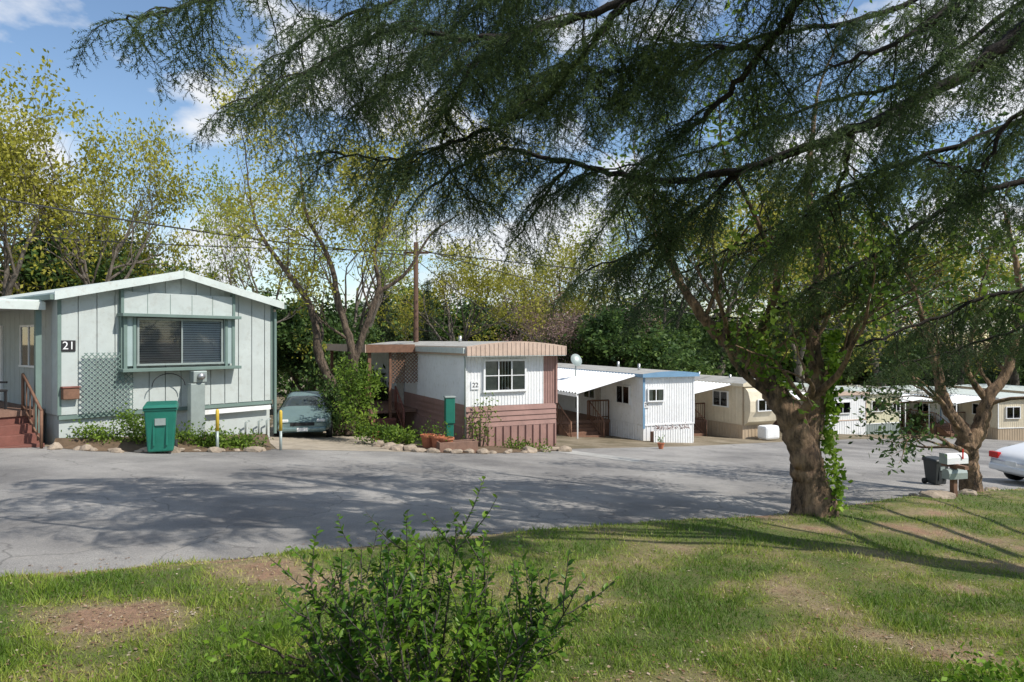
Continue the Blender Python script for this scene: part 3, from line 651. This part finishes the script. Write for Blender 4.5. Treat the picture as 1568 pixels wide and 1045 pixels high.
p=G(1457,748); bin_('wheelie_bin_dark',(p.x,p.y+.6,h(p.x,p.y+.6)),.2,m_binD,.62)
p=G(1460,767); E=empty('mailbox',tuple(p),.25)
E.location.z-=.05
box('post',-.05,.05,-.05,.05,0,.80,m_brown,E,.01); box('arm',-.05,.05,-.3,.25,.72,.79,m_brown,E)
def mbox(nm,x,y,z,l,mat):
    v=[];f=[]; pr=[(-.09,0),(-.09,.12),(-.065,.18),(0,.205),(.065,.18),(.09,.12),(.09,0)]
    for yy in (0,l): v+=[(yy+x,y+a,z+b) for a,b in pr]
    n=len(pr); f=[tuple(range(n)),tuple(range(n,2*n))[::-1]]+[(k,n+k,n+(k+1)%n,(k+1)%n) for k in range(n)]
    mesh(nm,v,f,mat,E)
mbox('box',-.25,0,.80,.52,m_white); box('door_lip',-.262,-.25,-.095,.095,.80,1.01,m_metal,E,.01); box('flag',.1,.13,-.11,-.1,.9,1.1,m_red,E)
mbox('second_box',-.22,-.02,.50,.45,m_metal)
for q in ((333,692),(430,690)):
    p=G(*q); E=empty('bollard',tuple(p)); t=Tubes(); t.add([Vector((0,0,-.1)),Vector((0,0,.5))],[.035,.035],10,True); t.obj('post',m_metal,E); t=Tubes(); t.add([Vector((0,0,.501)),Vector((0,0,.98)),Vector((0,0,1.02))],[.04,.04,.02],10,True); t.obj('yellow_top',m_yel,E)
p=G(686,690); E=empty('utility_pedestal_green',(p.x,p.y+.5,h(p.x,p.y+.5)),.3); box('post',-.11,.11,-.08,.08,-.1,1.05,m_binG,E,.02); box('cabinet',-.14,.14,-.12,.12,.75,1.5,m_binG,E,.02); box('cap',-.16,.16,-.14,.14,1.5,1.55,m_metal,E,.01)
def pot(p,r,hh):
    E=empty('flower_pot',tuple(p)); pr=[(r*.65,0),(r*.95,hh*.85),(r*1.08,hh*.86),(r*1.08,hh),(r*.92,hh),(r*.88,hh*.85),(0.01,hh*.84)]; v=[];f=[];n=16
    for (a,z) in pr: v+=[(a*math.cos(6.283*k/n),a*math.sin(6.283*k/n),z) for k in range(n)]
    for i in range(len(pr)-1):
        for k in range(n): f.append((i*n+k,i*n+(k+1)%n,(i+1)*n+(k+1)%n,(i+1)*n+k))
    mesh('pot',v,f,m_terra,E,False)
    A=[(random.gauss(0,r*.6),random.gauss(0,r*.6),hh+abs(random.gauss(0,r*.8))) for _ in range(24)]
    fastmesh('plant',leaves(A,3,.05,.07,.4),4,[L_shrub],E)
for (q,r,hh) in (((655,689),.2,.42),((670,691),.19,.42),((684,692),.2,.38),((576,672),.2,.2),((578,676),.14,.3),((1012,688),.12,.2)):
    p=G(*q); pot(p+Vector((0,0,.02)),r,hh)
E=empty('wooden_planter',tuple(G(700,693)),.35)
box('side',-.55,.55,-.2,-.15,-.05,.32,m_deck,E,.01);box('side',-.55,.55,.15,.2,-.05,.32,m_deck,E,.01);box('end',-.55,-.5,-.149,.149,-.05,.32,m_deck,E,.01);box('end',.5,.55,-.149,.149,-.05,.32,m_deck,E,.01);box('soil',-.5,.5,-.149,.149,0,.26,m_dark,E)
def rocks(name,pts,rmin,rmax):
    import bmesh
    bm=bmesh.new()
    for p in pts:
        r=random.uniform(rmin,rmax); g=bmesh.ops.create_icosphere(bm,subdivisions=2,radius=r); o=Vector((random.random()*50,random.random()*50,0)); sc=Vector((random.uniform(.9,1.5),random.uniform(.7,1.1),random.uniform(.5,.8)))
        for v in g['verts']:
            n_=noise.noise(v.co/r*.9+o); c=v.co*(1+.5*n_); v.co=Vector((c.x*sc.x,c.y*sc.y,c.z*sc.z))+Vector(p)+Vector((0,0,r*.25))
    me=bpy.data.meshes.new(name); bm.to_mesh(me); bm.free()
    o=bpy.data.objects.new(name,me); link(o,None,[m_rock])
def along(pts,step,j=.06):
    out=[]
    for a,b in zip(pts[:-1],pts[1:]):
        n=max(1,int((b-a).length/step))
        for i in range(n): q=a.lerp(b,i/n); x=q.x+random.gauss(0,j); y=q.y+random.gauss(0,j); out.append((x,y,h(x,y)))
    return out
bed27=[G(80,686),G(140,692),G(225,693),G(300,693),G(380,692),G(415,690)]
rocks('rock_border',along(bed27,.27,.1),.06,.18)
bed22=[G(560,680),G(605,690),G(645,693),G(700,695),G(760,695),G(815,693),G(868,690)]
rocks('rock_border',along(bed22,.30,.1),.08,.2)
rocks('boulder',[tuple(G(1436,768))],.26,.27); rocks('boulder',[tuple(G(1470,765)+Vector((.3,.3,0)))],.16,.17)
rocks('kerb_stones',along([G(1400,762),G(1470,757),G(1530,752)],.3,.08),.07,.14)
m_bed=M('bed_soil',(.15,.10,.06),.4,5,.95,.8,30)
def bed(name,front,back,hh=.12):
    k=len(front); V=[(p[0],p[1],h(p[0],p[1])+.014) for p in front]+[(p[0]*.5+q[0]*.5,p[1]*.5+q[1]*.5,h(p[0]*.5+q[0]*.5,p[1]*.5+q[1]*.5)+hh) for p,q in zip(front,back)]+[(q[0],q[1],h(q[0],q[1])+hh) for q in back]
    mesh(name,V,[(i+j*k,i+1+j*k,i+1+(j+1)*k,i+(j+1)*k) for j in (0,1) for i in range(k-1)],m_bed,None,True)
bk=[(C27[0]+f27.f[0]*t,C27[1]+f27.f[1]*t) for t in np.linspace(0,5.3,len(bed27))]; bed('flower_bed_soil',bed27,bk,.2)
bk=[(C22[0]+f22.f[0]*t,C22[1]+f22.f[1]*t) for t in (-1.5,-1,-.3,.4,1.3,2.2,3.1)]; bed('flower_bed_soil',bed22,bk,.08)
# ---------------------------------------------------------------- bushes
def bush(name,p,rx,ry,rz_,n,size,mat,asp=.5,per=8):
    E=empty(name,tuple(p)); A=[];T=Tubes()
    blobs=[(Vector((random.uniform(-.6,.6)*rx,random.uniform(-.6,.6)*ry,random.uniform(.2,1.2)*rz_)),random.uniform(.28,.6)) for _ in range(9)]
    for _ in range(n):
        c,s=random.choice(blobs); d=rv()*(.5+.6*random.random()); q=Vector((c.x+d.x*rx*s,c.y+d.y*ry*s,max(.02,c.z+d.z*rz_*s))); A.append(tuple(q))
        if random.random()<.12: T.add([Vector((q.x*.2,q.y*.2,-.05)),Vector((q.x*.6,q.y*.6,q.z*.6)),q],[.015,.01,.004],3)
    fastmesh('foliage',leaves(A,per,.06+size*.4,size,asp),4,[mat],E)
    if T.v: T.obj('stems',BARK,E)
    return E
bush('climbing_bush',W(560,640,21),.8,.8,1.2,330,.11,L_mid)
bush('bush',W(525,655,22.5),.7,.8,1.1,240,.12,L_dark)
bush('ground_cover',G(590,685)+Vector((.2,.4,0)),1.2,.5,.3,200,.1,L_mid); bush('ground_cover',G(545,668),.8,.6,.35,160,.1,L_mid)
bush('flowering_shrub',G(195,690)+Vector((0,.6,.1)),.7,.5,.5,240,.07,L_mid)
bush('ground_cover',G(120,688)+Vector((.1,.5,.1)),.6,.4,.25,140,.07,L_mid); bush('ground_cover',G(305,690)+Vector((.0,.3,0)),.9,.35,.32,240,.08,L_mid); bush('ground_cover',G(370,691)+Vector((0,.3,0)),.7,.3,.2,160,.08,L_mid)
bush('rose_bush',G(735,690)+Vector((0,.4,0)),.5,.4,1.0,90,.09,L_mid,per=4)
bush('ground_cover',G(800,692)+Vector((0,.2,0)),1.2,.25,.15,80,.08,L_mid)
for q,r,hh in (((1398,664),.9,1.05),((1418,666),.8,1.0)): bush('round_shrub',G(*q),r,r,hh,420,.16,L_dark)
bush('hedge',Vector((-5,29,h(-5,29))),2.5,1.5,2.2,500,.2,L_dark); bush('hedge',Vector((-7.5,31,h(-7.5,31))),2.5,1.5,2.4,500,.2,L_dark)
# ---------------------------------------------------------------- poles + cables
PY=27.5
E=empty('utility_pole',tuple(W(637,522,PY))); t=Tubes(); t.add([Vector((0,0,-5)),Vector((0,0,W(637,372,PY).z))],[.119,.09],10,True); t.obj('pole',m_pole,E)
box('crossarm',-.5,.5,-.04,.04,3.5,3.59,m_pole,E)
def cable(name,a,b,sag,r=.014,k=30):
    a=Vector(a);b=Vector(b); pts=[a.lerp(b,i/k)-Vector((0,0,sag*4*(i/k)*(1-i/k))) for i in range(k+1)]; t=Tubes(); t.add(pts,[r]*(k+1),5); t.obj(name,m_wire)
cable('power_line',W(-700,165,13),W(637,392,PY),.40,.026); cable('power_line',W(637,385,PY),W(1700,430,52),1.0,.024); cable('power_line',W(637,398,PY),W(860,540,27),.25,.015); cable('power_line',W(-900,260,20),W(637,384,PY),.6,.018); cable('power_line',W(637,380,PY),W(1500,500,42),1.4,.02)
E2=empty('utility_pole',tuple(W(-700,522,13))); t=Tubes(); t.add([Vector((0,0,-3)),Vector((0,0,W(-700,160,13).z))],[.17,.12],8,True); t.obj('pole',m_pole,E2)
# ---------------------------------------------------------------- background trees
def tree_px(tp,name,px,Y,top_px,sxy=1,rz=None):
    X=(px-784)/F*Y; H_=-(top_px-522.5)/F*Y-h(X,Y); return place(tp,name,X,Y,H_,rz,None,sxy)
tree_px(tA,'oak_tree',10,31,85,.85,.3); tree_px(tA2,'oak_tree',140,34,155,.7,1.2); tree_px(tA,'oak_tree',-160,32,60,1.0,2); tree_px(tA2,'oak_tree',60,40,200,.8,4.1); tree_px(tC,'evergreen_tree',100,44,330,1.0); tree_px(tC,'evergreen_tree',205,46,370,.9)
tree_px(tB,'ash_tree',400,32,235,.8,1.); tree_px(tB,'ash_tree',540,37,240,.9,4); tree_px(tA2,'oak_tree',700,42,345,.9); tree_px(tA,'oak_tree',790,48,370,.9,2.2); tree_px(tD,'conifer_tree',585,46,410,.8); tree_px(tD,'conifer_tree',655,52,430,.9)
tree_px(tE,'redbud_tree',870,44,445,1.2); tree_px(tC,'evergreen_tree',940,44,460,1.2); tree_px(tC,'evergreen_tree',470,36,450,1.1); tree_px(tC,'evergreen_tree',390,42,445,1.1)
tree_px(tA,'oak_tree',900,54,330,1.0,5); tree_px(tB,'ash_tree',1000,48,250,1.0,3); tree_px(tA2,'oak_tree',1100,50,240,1.0,1); tree_px(tA,'oak_tree',1230,56,270,1,.5); tree_px(tC,'evergreen_tree',1060,52,480,1.2)
tree_px(tA2,'oak_tree',1350,62,300,1.,3.3); tree_px(tA,'oak_tree',1470,66,340,1.,4.4); tree_px(tB,'ash_tree',1560,66,260,1.); tree_px(tA2,'oak_tree',1650,60,300,1)
wd_=empty('woodland')
for i in range(34):
    px=-250+2150*(i+random.uniform(-.4,.4))/33; Y=random.uniform(66,92); X=(px-784)/F*Y
    tp=random.choice([tC,tC,tA,tA2,tD,tC]); place(tp,'woodland_tree',X,Y,random.uniform(9,12.5)+ (Y-60)*.08,None,wd_,1.3)
for i in range(12):
    X=random.choice([-1,1])*random.uniform(36,60); Y=random.uniform(0,60); place(random.choice([tC,tA]),'woodland_tree',X,Y,12,None,wd_,1.1)
A=[]
for i in range(2400):
    X=random.uniform(-95,110); Y=random.uniform(84,98); A.append((X,Y,h(X,Y)+random.random()**1.3*(7.0+4*noise.noise(Vector((X*.12,0,0))))))
fastmesh('distant_undergrowth',leaves(A,12,.7,.8,.6),4,[L_dark])
A=[]
for i in range(900):
    X=random.uniform(-35,60); Y=52+.1*X+random.uniform(-3,3); A.append((X,Y,h(X,Y)+random.random()*2.6))
fastmesh('undergrowth',leaves(A,14,.4,.34,.6),4,[L_dark])
fe=empty('wooden_fence',(0,0,0)); 
for i in range(60):
    X=-9+i*.16; Y=33; box('board',X,X+.145,Y,Y+.02,h(X,Y)-.2,h(X,Y)+1.75,m_brown,fe)
# ---------------------------------------------------------------- named limb trees
def limb_tree(name,limbs,bark,leafm,P,spawn,per,spread,size,lev=3,klen=1.6,asp=.5,E=None):
    E=E or empty(name); T=Tubes(); an=[]
    for pts,r0,r1,sp in limbs:
        q=smooth_poly(pts,8 if r0>.15 else 6); L=len(q)
        for i in range(1,L-1): q[i]=q[i]+rv()*.02*min(1,r0*4)
        rad=[(r0+(r1-r0)*(i/(L-1))**.8)*(1+.07*noise.noise(q[i]*2.3)) for i in range(L)]
        T.add(q,rad,20 if r0>.15 else 8)
        if sp:
            for k in range(sp):
                i=int(L*(.35+.64*k/sp)); i=min(i,L-2); b=(q[i+1]-q[i]).normalized(); s=b.cross(rv()).normalized()
                grow(T,an,q[i],(b*.5+s*.8+Vector((0,0,P.get('su',.35)))).normalized(),klen*random.uniform(.7,1.2),rad[i]*.4,1,lev,P)
            grow(T,an,q[-1],(q[-1]-q[-2]).normalized(),klen,rad[-1]*.9,1,lev,P)
    T.obj('trunk_and_limbs',bark,E)
    if an and per: fastmesh('foliage',leaves([tuple(a) for a in an],per,spread,size,asp),4,[leafm],E)
    return E,T
b1=G(1245,795); Y1=b1.y
t1=[([b1+Vector((.02,0,-.3)),b1+Vector((0,0,.08)),W(1240,740,Y1),W(1228,690,Y1),W(1207,632,Y1),W(1178,588,Y1+.1),W(1150,553,Y1+.2),W(1108,520,Y1+.3),W(1070,478,Y1+.3),W(1035,420,Y1+.5),W(1000,350,Y1+.8)],.35,.03,6),
 ([W(1232,700,Y1+.02),W(1244,640,Y1+.15),W(1250,590,Y1+.3),W(1244,500,Y1+.6),W(1254,400,Y1+.9),W(1238,280,Y1+1.1),W(1250,150,Y1+1.2)],.21,.03,6),
 ([W(1150,553,Y1+.2),W(1168,500,Y1+.2),W(1190,430,Y1),W(1160,340,Y1-.3),W(1110,240,Y1-.5)],.09,.02,5),
 ([W(1250,590,Y1+.3),W(1290,540,Y1+.2),W(1330,470,Y1),W(1390,400,Y1)],.08,.02,5),
 ([b1+Vector((.3,-.1,-.2)),b1+Vector((.16,-.05,.1)),W(1243,720,Y1-.02)],.2,.2,0),([b1+Vector((-.36,-.1,-.2)),b1+Vector((-.17,0,.1)),W(1237,720,Y1-.02)],.18,.2,0)]
PT=dict(wob=.25,up=.02,kids=[3],ang=.9,su=.2)
E1,T1=limb_tree('large_tree_with_ivy',t1,BARKO,L_mid,PT,0,5,.16,.11,3,1.4)
A=[]
for i in range(280):
    t=random.random(); py=770-260*t; cx=np.interp(py,[500,560,600,690,770],[1250,1250,1248,1240,1250]); a=random.uniform(.3,2.3)
    R=.34 if py>690 else .25
    c=W(cx,py,Y1+(.15 if py<690 else 0)); A.append((c.x+math.sin(a)*R*1.02+ .03,c.y-math.cos(a)*R*1.02,c.z))
for i in range(120):
    t=random.random(); c=W(1207-100*t,632-112*t,Y1+.2*t); A.append((c.x+random.gauss(0,.12),c.y-.1+random.gauss(0,.15),c.z+.22+abs(random.gauss(0,.1))))
fastmesh('ivy',leaves(A,4,.045,.08,.85),4,[L_ivy],E1)
b2=G(1487,757); Y2=b2.y
t2=[([b2+Vector((0,0,-.3)),b2+Vector((0,0,.1)),W(1485,715,Y2),W(1478,670,Y2),W(1450,625,Y2),W(1435,570,Y2),W(1410,480,Y2),W(1380,380,Y2-.5)],.27,.04,6),
 ([W(1480,685,Y2),W(1500,655,Y2),W(1512,610,Y2),W(1545,560,Y2),W(1560,450,Y2),W(1540,330,Y2)],.2,.04,6),([W(1512,615,Y2),W(1480,560,Y2),W(1500,470,Y2-.4)],.09,.03,3)]
limb_tree('forked_tree',t2,BARKO,L_dark,PT,0,8,.18,.12,3,1.4)
Yc=23
t3=[([W(520,665,Yc),W(512,600,Yc),W(490,550,Yc),W(484,500,Yc),W(468,455,Yc),W(430,405,Yc),W(395,350,Yc),W(380,280,Yc)],.21,.03,6),([W(535,665,Yc),W(540,590,Yc),W(538,530,Yc),W(520,470,Yc),W(505,400,Yc),W(470,330,Yc),W(460,260,Yc)],.21,.03,6),([W(540,560,Yc),W(560,500,Yc),W(580,440,Yc),W(575,380,Yc),W(610,300,Yc)],.15,.03,5),([W(575,450,Yc),W(620,420,Yc),W(660,360,Yc),W(700,330,Yc)],.08,.02,4)]
limb_tree('twisted_tree',t3,BARK,L_yel,dict(wob=.3,up=.06,kids=[3,4],ang=.9,su=.4),0,3,.18,.13,4,1.9)
# ---------------------------------------------------------------- cedar
def spray(seed):
    r=np.random.RandomState(seed); tri=[]
    def needles(p0,p1,step,ln):
        d=p1-p0; L=np.linalg.norm(d); d=d/L; n=int(L/step)
        w_=np.cross(d,[0,0,1]); w_=w_/(np.linalg.norm(w_)+1e-9)*.0025
        tri.extend([p0-w_,p0+w_,p1])
        for i in range(n):
            p=p0+d*(i+.5)*step
            for s in range(2):
                q=r.normal(0,1,3); q-=q.dot(d)*d; q/=np.linalg.norm(q); e=p+(q*.75+d*.65)*ln*(.7+.6*r.rand()); wv=np.cross(e-p,r.normal(0,1,3)); wv=wv/np.linalg.norm(wv)*.0037
                tri.extend([p-wv,p+wv,e])
    n=4; pts=[np.array([.36*i/n,r.normal(0,.006),-.06*(i/n)**2]) for i in range(n+1)]
    for i in range(n): needles(pts[i],pts[i+1],.016,.034)
    for k in range(7):
        t=.1+.8*k/7; i=int(t*n); p=pts[i]+(pts[i+1]-pts[i])*(t*n-i); s=1 if k%2 else -1; l=(.16*(1-t)+.05)
        e=p+np.array([l*.65,s*l*.75,-l*.3+r.normal(0,.01)]); needles(p,e,.016,.03)
    return np.array(tri)
SPR=[spray(i) for i in range(4)]
E=empty('cedar_tree'); T=Tubes(); sp_pos=[];sp_dir=[]
TR=Vector((9.6,5.2,0)); gz=h(9.6,5.2)
T.add(smooth_poly([TR+Vector((0,0,gz-.4)),TR+Vector((0,0,gz+.3)),TR+Vector((-.1,.1,3)),TR+Vector((0,.2,8)),TR+Vector((.1,.2,15))],5),[.62-.55*(i/20) for i in range(21)],16)
def at(z): return TR+Vector((0,.1,z))
limbs=[
 ([at(3.3),W(1700,-40,7),W(1568,45,7),W(1440,135,7.2),W(1300,200,7.5),W(1130,262,8),W(1000,275,8.3),W(870,250,8.6),W(760,230,9),W(655,290,9.3)],.12,.018,1.3,.95),
 ([at(5.2),W(1330,-230,6),W(1235,-20,6.3),W(1165,80,6.8),W(1085,175,7.2),W(1010,240,7.5),W(940,330,8)],.08,.015,1.2,.9),
 ([at(4.8),W(1500,-300,5.6),W(1180,-90,6),W(960,0,6.3),W(760,60,6.7),W(600,50,7),W(470,110,7.3),W(380,170,7.6)],.08,.012,1.25,1.2),
 ([W(960,0,6.3),W(890,90,7),W(810,170,7.4),W(700,215,7.7),W(600,245,8),W(500,230,8.2)],.045,.01,1.1,1.2),
 ([at(6),W(1200,-400,5.2),W(800,-120,5.4),W(560,-60,5.7),W(380,-10,6),W(240,20,6.3),W(190,30,6.5)],.06,.01,.8,1.1),
 ([at(2.2),W(1900,180,9),W(1568,275,9.2),W(1450,320,9.5),W(1340,390,9.7),W(1240,440,10)],.08,.015,1.3,.9),
 ([at(1.7),W(1900,260,10),W(1620,420,10.5),W(1500,460,10.8),W(1400,500,11),W(1310,530,11)],.07,.015,1.1,1.),
 ([W(1130,262,8),W(1060,330,8.6),W(980,390,9.2),W(900,410,9.8)],.045,.01,1.1,1.2),
 ([at(4),W(1750,-150,5.5),W(1500,-20,5.4),W(1380,60,5.5),W(1270,100,5.8)],.07,.012,1.,.8),
 ([W(1300,200,7.5),W(1290,270,8),W(1240,340,8.6),W(1160,400,9)],.045,.01,1.1,1.1),
 ([W(760,60,6.7),W(700,140,7.3),W(680,240,8),W(730,320,8.6)],.035,.01,.9,1.2),
 ([at(2.8),W(1800,60,8),W(1568,170,8),W(1500,260,8.2),W(1420,240,8.5)],.06,.012,1.1,.8),
 ([W(1165,80,6.8),W(1060,70,7.4),W(930,110,8),W(850,90,8.4)],.035,.01,1.2,1.2),
 ([at(3.6),W(1900,60,9.5),W(1500,210,10),W(1330,270,10.5),W(1200,340,11),W(1080,400,11.3),W(1000,440,11.5)],.07,.012,1.3,1.),
 ([at(1.2),W(1900,380,11),W(1568,500,11.5),W(1450,540,12),W(1370,560,12)],.05,.012,.9,1.),
 ([W(1340,390,9.7),W(1250,440,10.2),W(1170,480,10.6),W(1080,490,11)],.04,.01,.8,1.),
 ([at(7),W(1500,-350,6.3),W(1100,-180,6.8),W(850,-70,7.3),W(640,-10,7.8),W(480,50,8.2),W(430,110,8.5)],.07,.012,1.4,1.3),
 ([W(870,250,8.6),W(820,320,9),W(790,370,9.4)],.03,.01,.7,1.),
 ([at(4.4),W(1650,-120,8.5),W(1350,20,9),W(1150,60,9.5),W(950,150,10),W(800,130,10.4)],.07,.012,1.5,1.),
 ([W(850,-70,7.3),W(720,20,8),W(620,110,8.6),W(560,160,9)],.04,.01,1.2,1.3),
 ([at(5),W(1700,-80,9),W(1400,120,9.5),W(1250,160,10),W(1050,240,10.4),W(900,260,10.8)],.06,.012,1.3,.9),
]
for pts,r0,r1,sl,dens in limbs:
    q=smooth_poly(pts,8); L=len(q)
    for i in range(1,L-1): q[i]=q[i]+rv()*.03
    rad=[r0+(r1-r0)*(i/(L-1))**.6 for i in range(L)]; T.add(q,rad,8)
    for i in range(L-1):
        seg=q[i+1]-q[i]
        pxx=784+F*q[i].x/max(.5,q[i].y)
        if pxx>1760 or seg.length<1e-4: continue
        nsec=seg.length/.15*dens; nsec=int(nsec)+(random.random()<nsec-int(nsec))
        for s in range(nsec):
            p=q[i].lerp(q[i+1],random.random()); d=seg.normalized(); side=d.cross(Vector((0,0,1))).normalized()*random.choice([-1,1])
            ln=sl*random.uniform(.5,1.15)*(1-.35*i/L); dd=(side*.85+d*random.uniform(.1,.9)+Vector((0,0,random.uniform(-.35,.2)))).normalized()
            n=6; P_=[p.copy()]; c=p.copy()
            for k in range(n): dd=(dd+Vector((0,0,-.17))+rv()*.10).normalized(); c=c+dd*ln/n; P_.append(c.copy())
            T.add(P_,[.012*(1-.8*k/n) for k in range(n+1)],3)
            m_=int(ln/.085)
            for k in range(m_):
                t=(.1+.9*(k+random.random())/m_)*n; a=min(int(t),n-1); pp=P_[a].lerp(P_[a+1],t-a); b=(P_[a+1]-P_[a]).normalized()
                sd_=b.cross(Vector((0,0,1))); sd_=(sd_.normalized() if sd_.length>.1 else rv())*(1 if k%2 else -1)
                sp_pos.append(tuple(pp)); sp_dir.append(tuple((b*.6+sd_*random.uniform(.3,.9)+Vector((0,0,random.uniform(-.55,.05)))).normalized()))
            sp_pos.append(tuple(P_[-1])); sp_dir.append(tuple(dd))
T.obj('trunk_and_limbs',BARKD,E)
Pn=np.array(sp_pos); Dn=np.array(sp_dir); K=len(Pn)
up=np.tile([0,0,1.],(K,1))+rs.normal(0,.35,(K,3)); Yv=np.cross(up,Dn); Yv/=np.linalg.norm(Yv,axis=1)[:,None]; Zv=np.cross(Dn,Yv)
sc=(.75+.65*rs.rand(K)); R=np.stack([Dn,Yv,Zv],2)
out=[]
for vi in range(4):
    idx=np.arange(vi,K,4); t=SPR[vi]; out.append((np.einsum('kij,vj->kvi',R[idx]*sc[idx,None,None],t)+Pn[idx][:,None,:]).reshape(-1,3))
V=np.concatenate(out)
fastmesh('needles',V,3,[L_ced],E)
# ---------------------------------------------------------------- foreground shrub
E=empty('foreground_shrub',(0,0,0)); T=Tubes(); LV=[];Ft=[]
base=Vector((-.42,3.35,h(-.42,3.35)+.05))
def leafshape(p,d,nrm,l):
    s=d.cross(nrm).normalized(); k=len(LV); w_=l*.27; up_=nrm
    LV.extend([p,p+d*l*.3+s*w_*.85+up_*l*.06,p+d*l*.65+s*w_*.8+up_*l*.04,p+d*l-up_*l*.08,p+d*l*.65-s*w_*.8+up_*l*.04,p+d*l*.3-s*w_*.85+up_*l*.06,p+d*l*.35-up_*l*.02,p+d*l*.68-up_*l*.03])
    Ft.extend([(k,k+1,k+6),(k+1,k+2,k+7,k+6),(k+2,k+3,k+7),(k,k+6,k+5),(k+6,k+7,k+4,k+5),(k+7,k+3,k+4)])
def stem(p,d,ln,r,lev):
    n=7; P_=[p.copy()]; c=p.copy(); dd=d.copy()
    for k in range(n): dd=(dd+rv()*.11+Vector((0,0,.06))).normalized(); c=c+dd*ln/n; P_.append(c.copy())
    T.add(P_,[r*(1-.7*k/n) for k in range(n+1)],4)
    m_=int(ln/.017); st=.2 if lev==0 else .05
    for k in range(m_):
        t=(st+(1-st)*k/m_)*n; a=min(int(t),n-1); pp=P_[a].lerp(P_[a+1],t-a); b=(P_[a+1]-P_[a]).normalized()
        s=b.cross(rv()).normalized(); ld=(s+b*.55+Vector((0,0,.1))).normalized(); nr=(Vector((0,0,1))+rv()*.5).normalized()
        if abs(ld.dot(nr))<.95: leafshape(pp,ld,(nr-ld*nr.dot(ld)).normalized(),random.uniform(.035,.07)*(1-.3*k/m_))
    if lev<1:
        for k in range(6):
            t=random.uniform(.3,.95)*n; a=min(int(t),n-1); pp=P_[a].lerp(P_[a+1],t-a); b=(P_[a+1]-P_[a]).normalized(); s=b.cross(rv()).normalized()
            stem(pp,(b*.8+s*.6).normalized(),ln*random.uniform(.25,.42),r*.5,lev+1)
for i in range(50):
    a=random.uniform(0,6.28); q=random.random()**.5; p=base+Vector((math.cos(a)*.40*q,math.sin(a)*.24*q,0))
    lean=.40*q; d=Vector((math.cos(a)*lean*1.1,math.sin(a)*lean,1)).normalized(); stem(p,d,random.uniform(.70,1.18)*(1.0-.2*q),.008,0)
T.obj('stems',BARKG,E); mesh('leaves',LV,Ft,L_shrub,E,True)
bush('weeds',Vector((2.9,4.0,lawnz(2.9,4.0))),.5,.25,.10,110,.045,L_ivy,per=6)
bush('weeds',Vector((-1.1,4.0,lawnz(-1.1,4.0))),.6,.4,.14,130,.04,L_ivy,per=5)
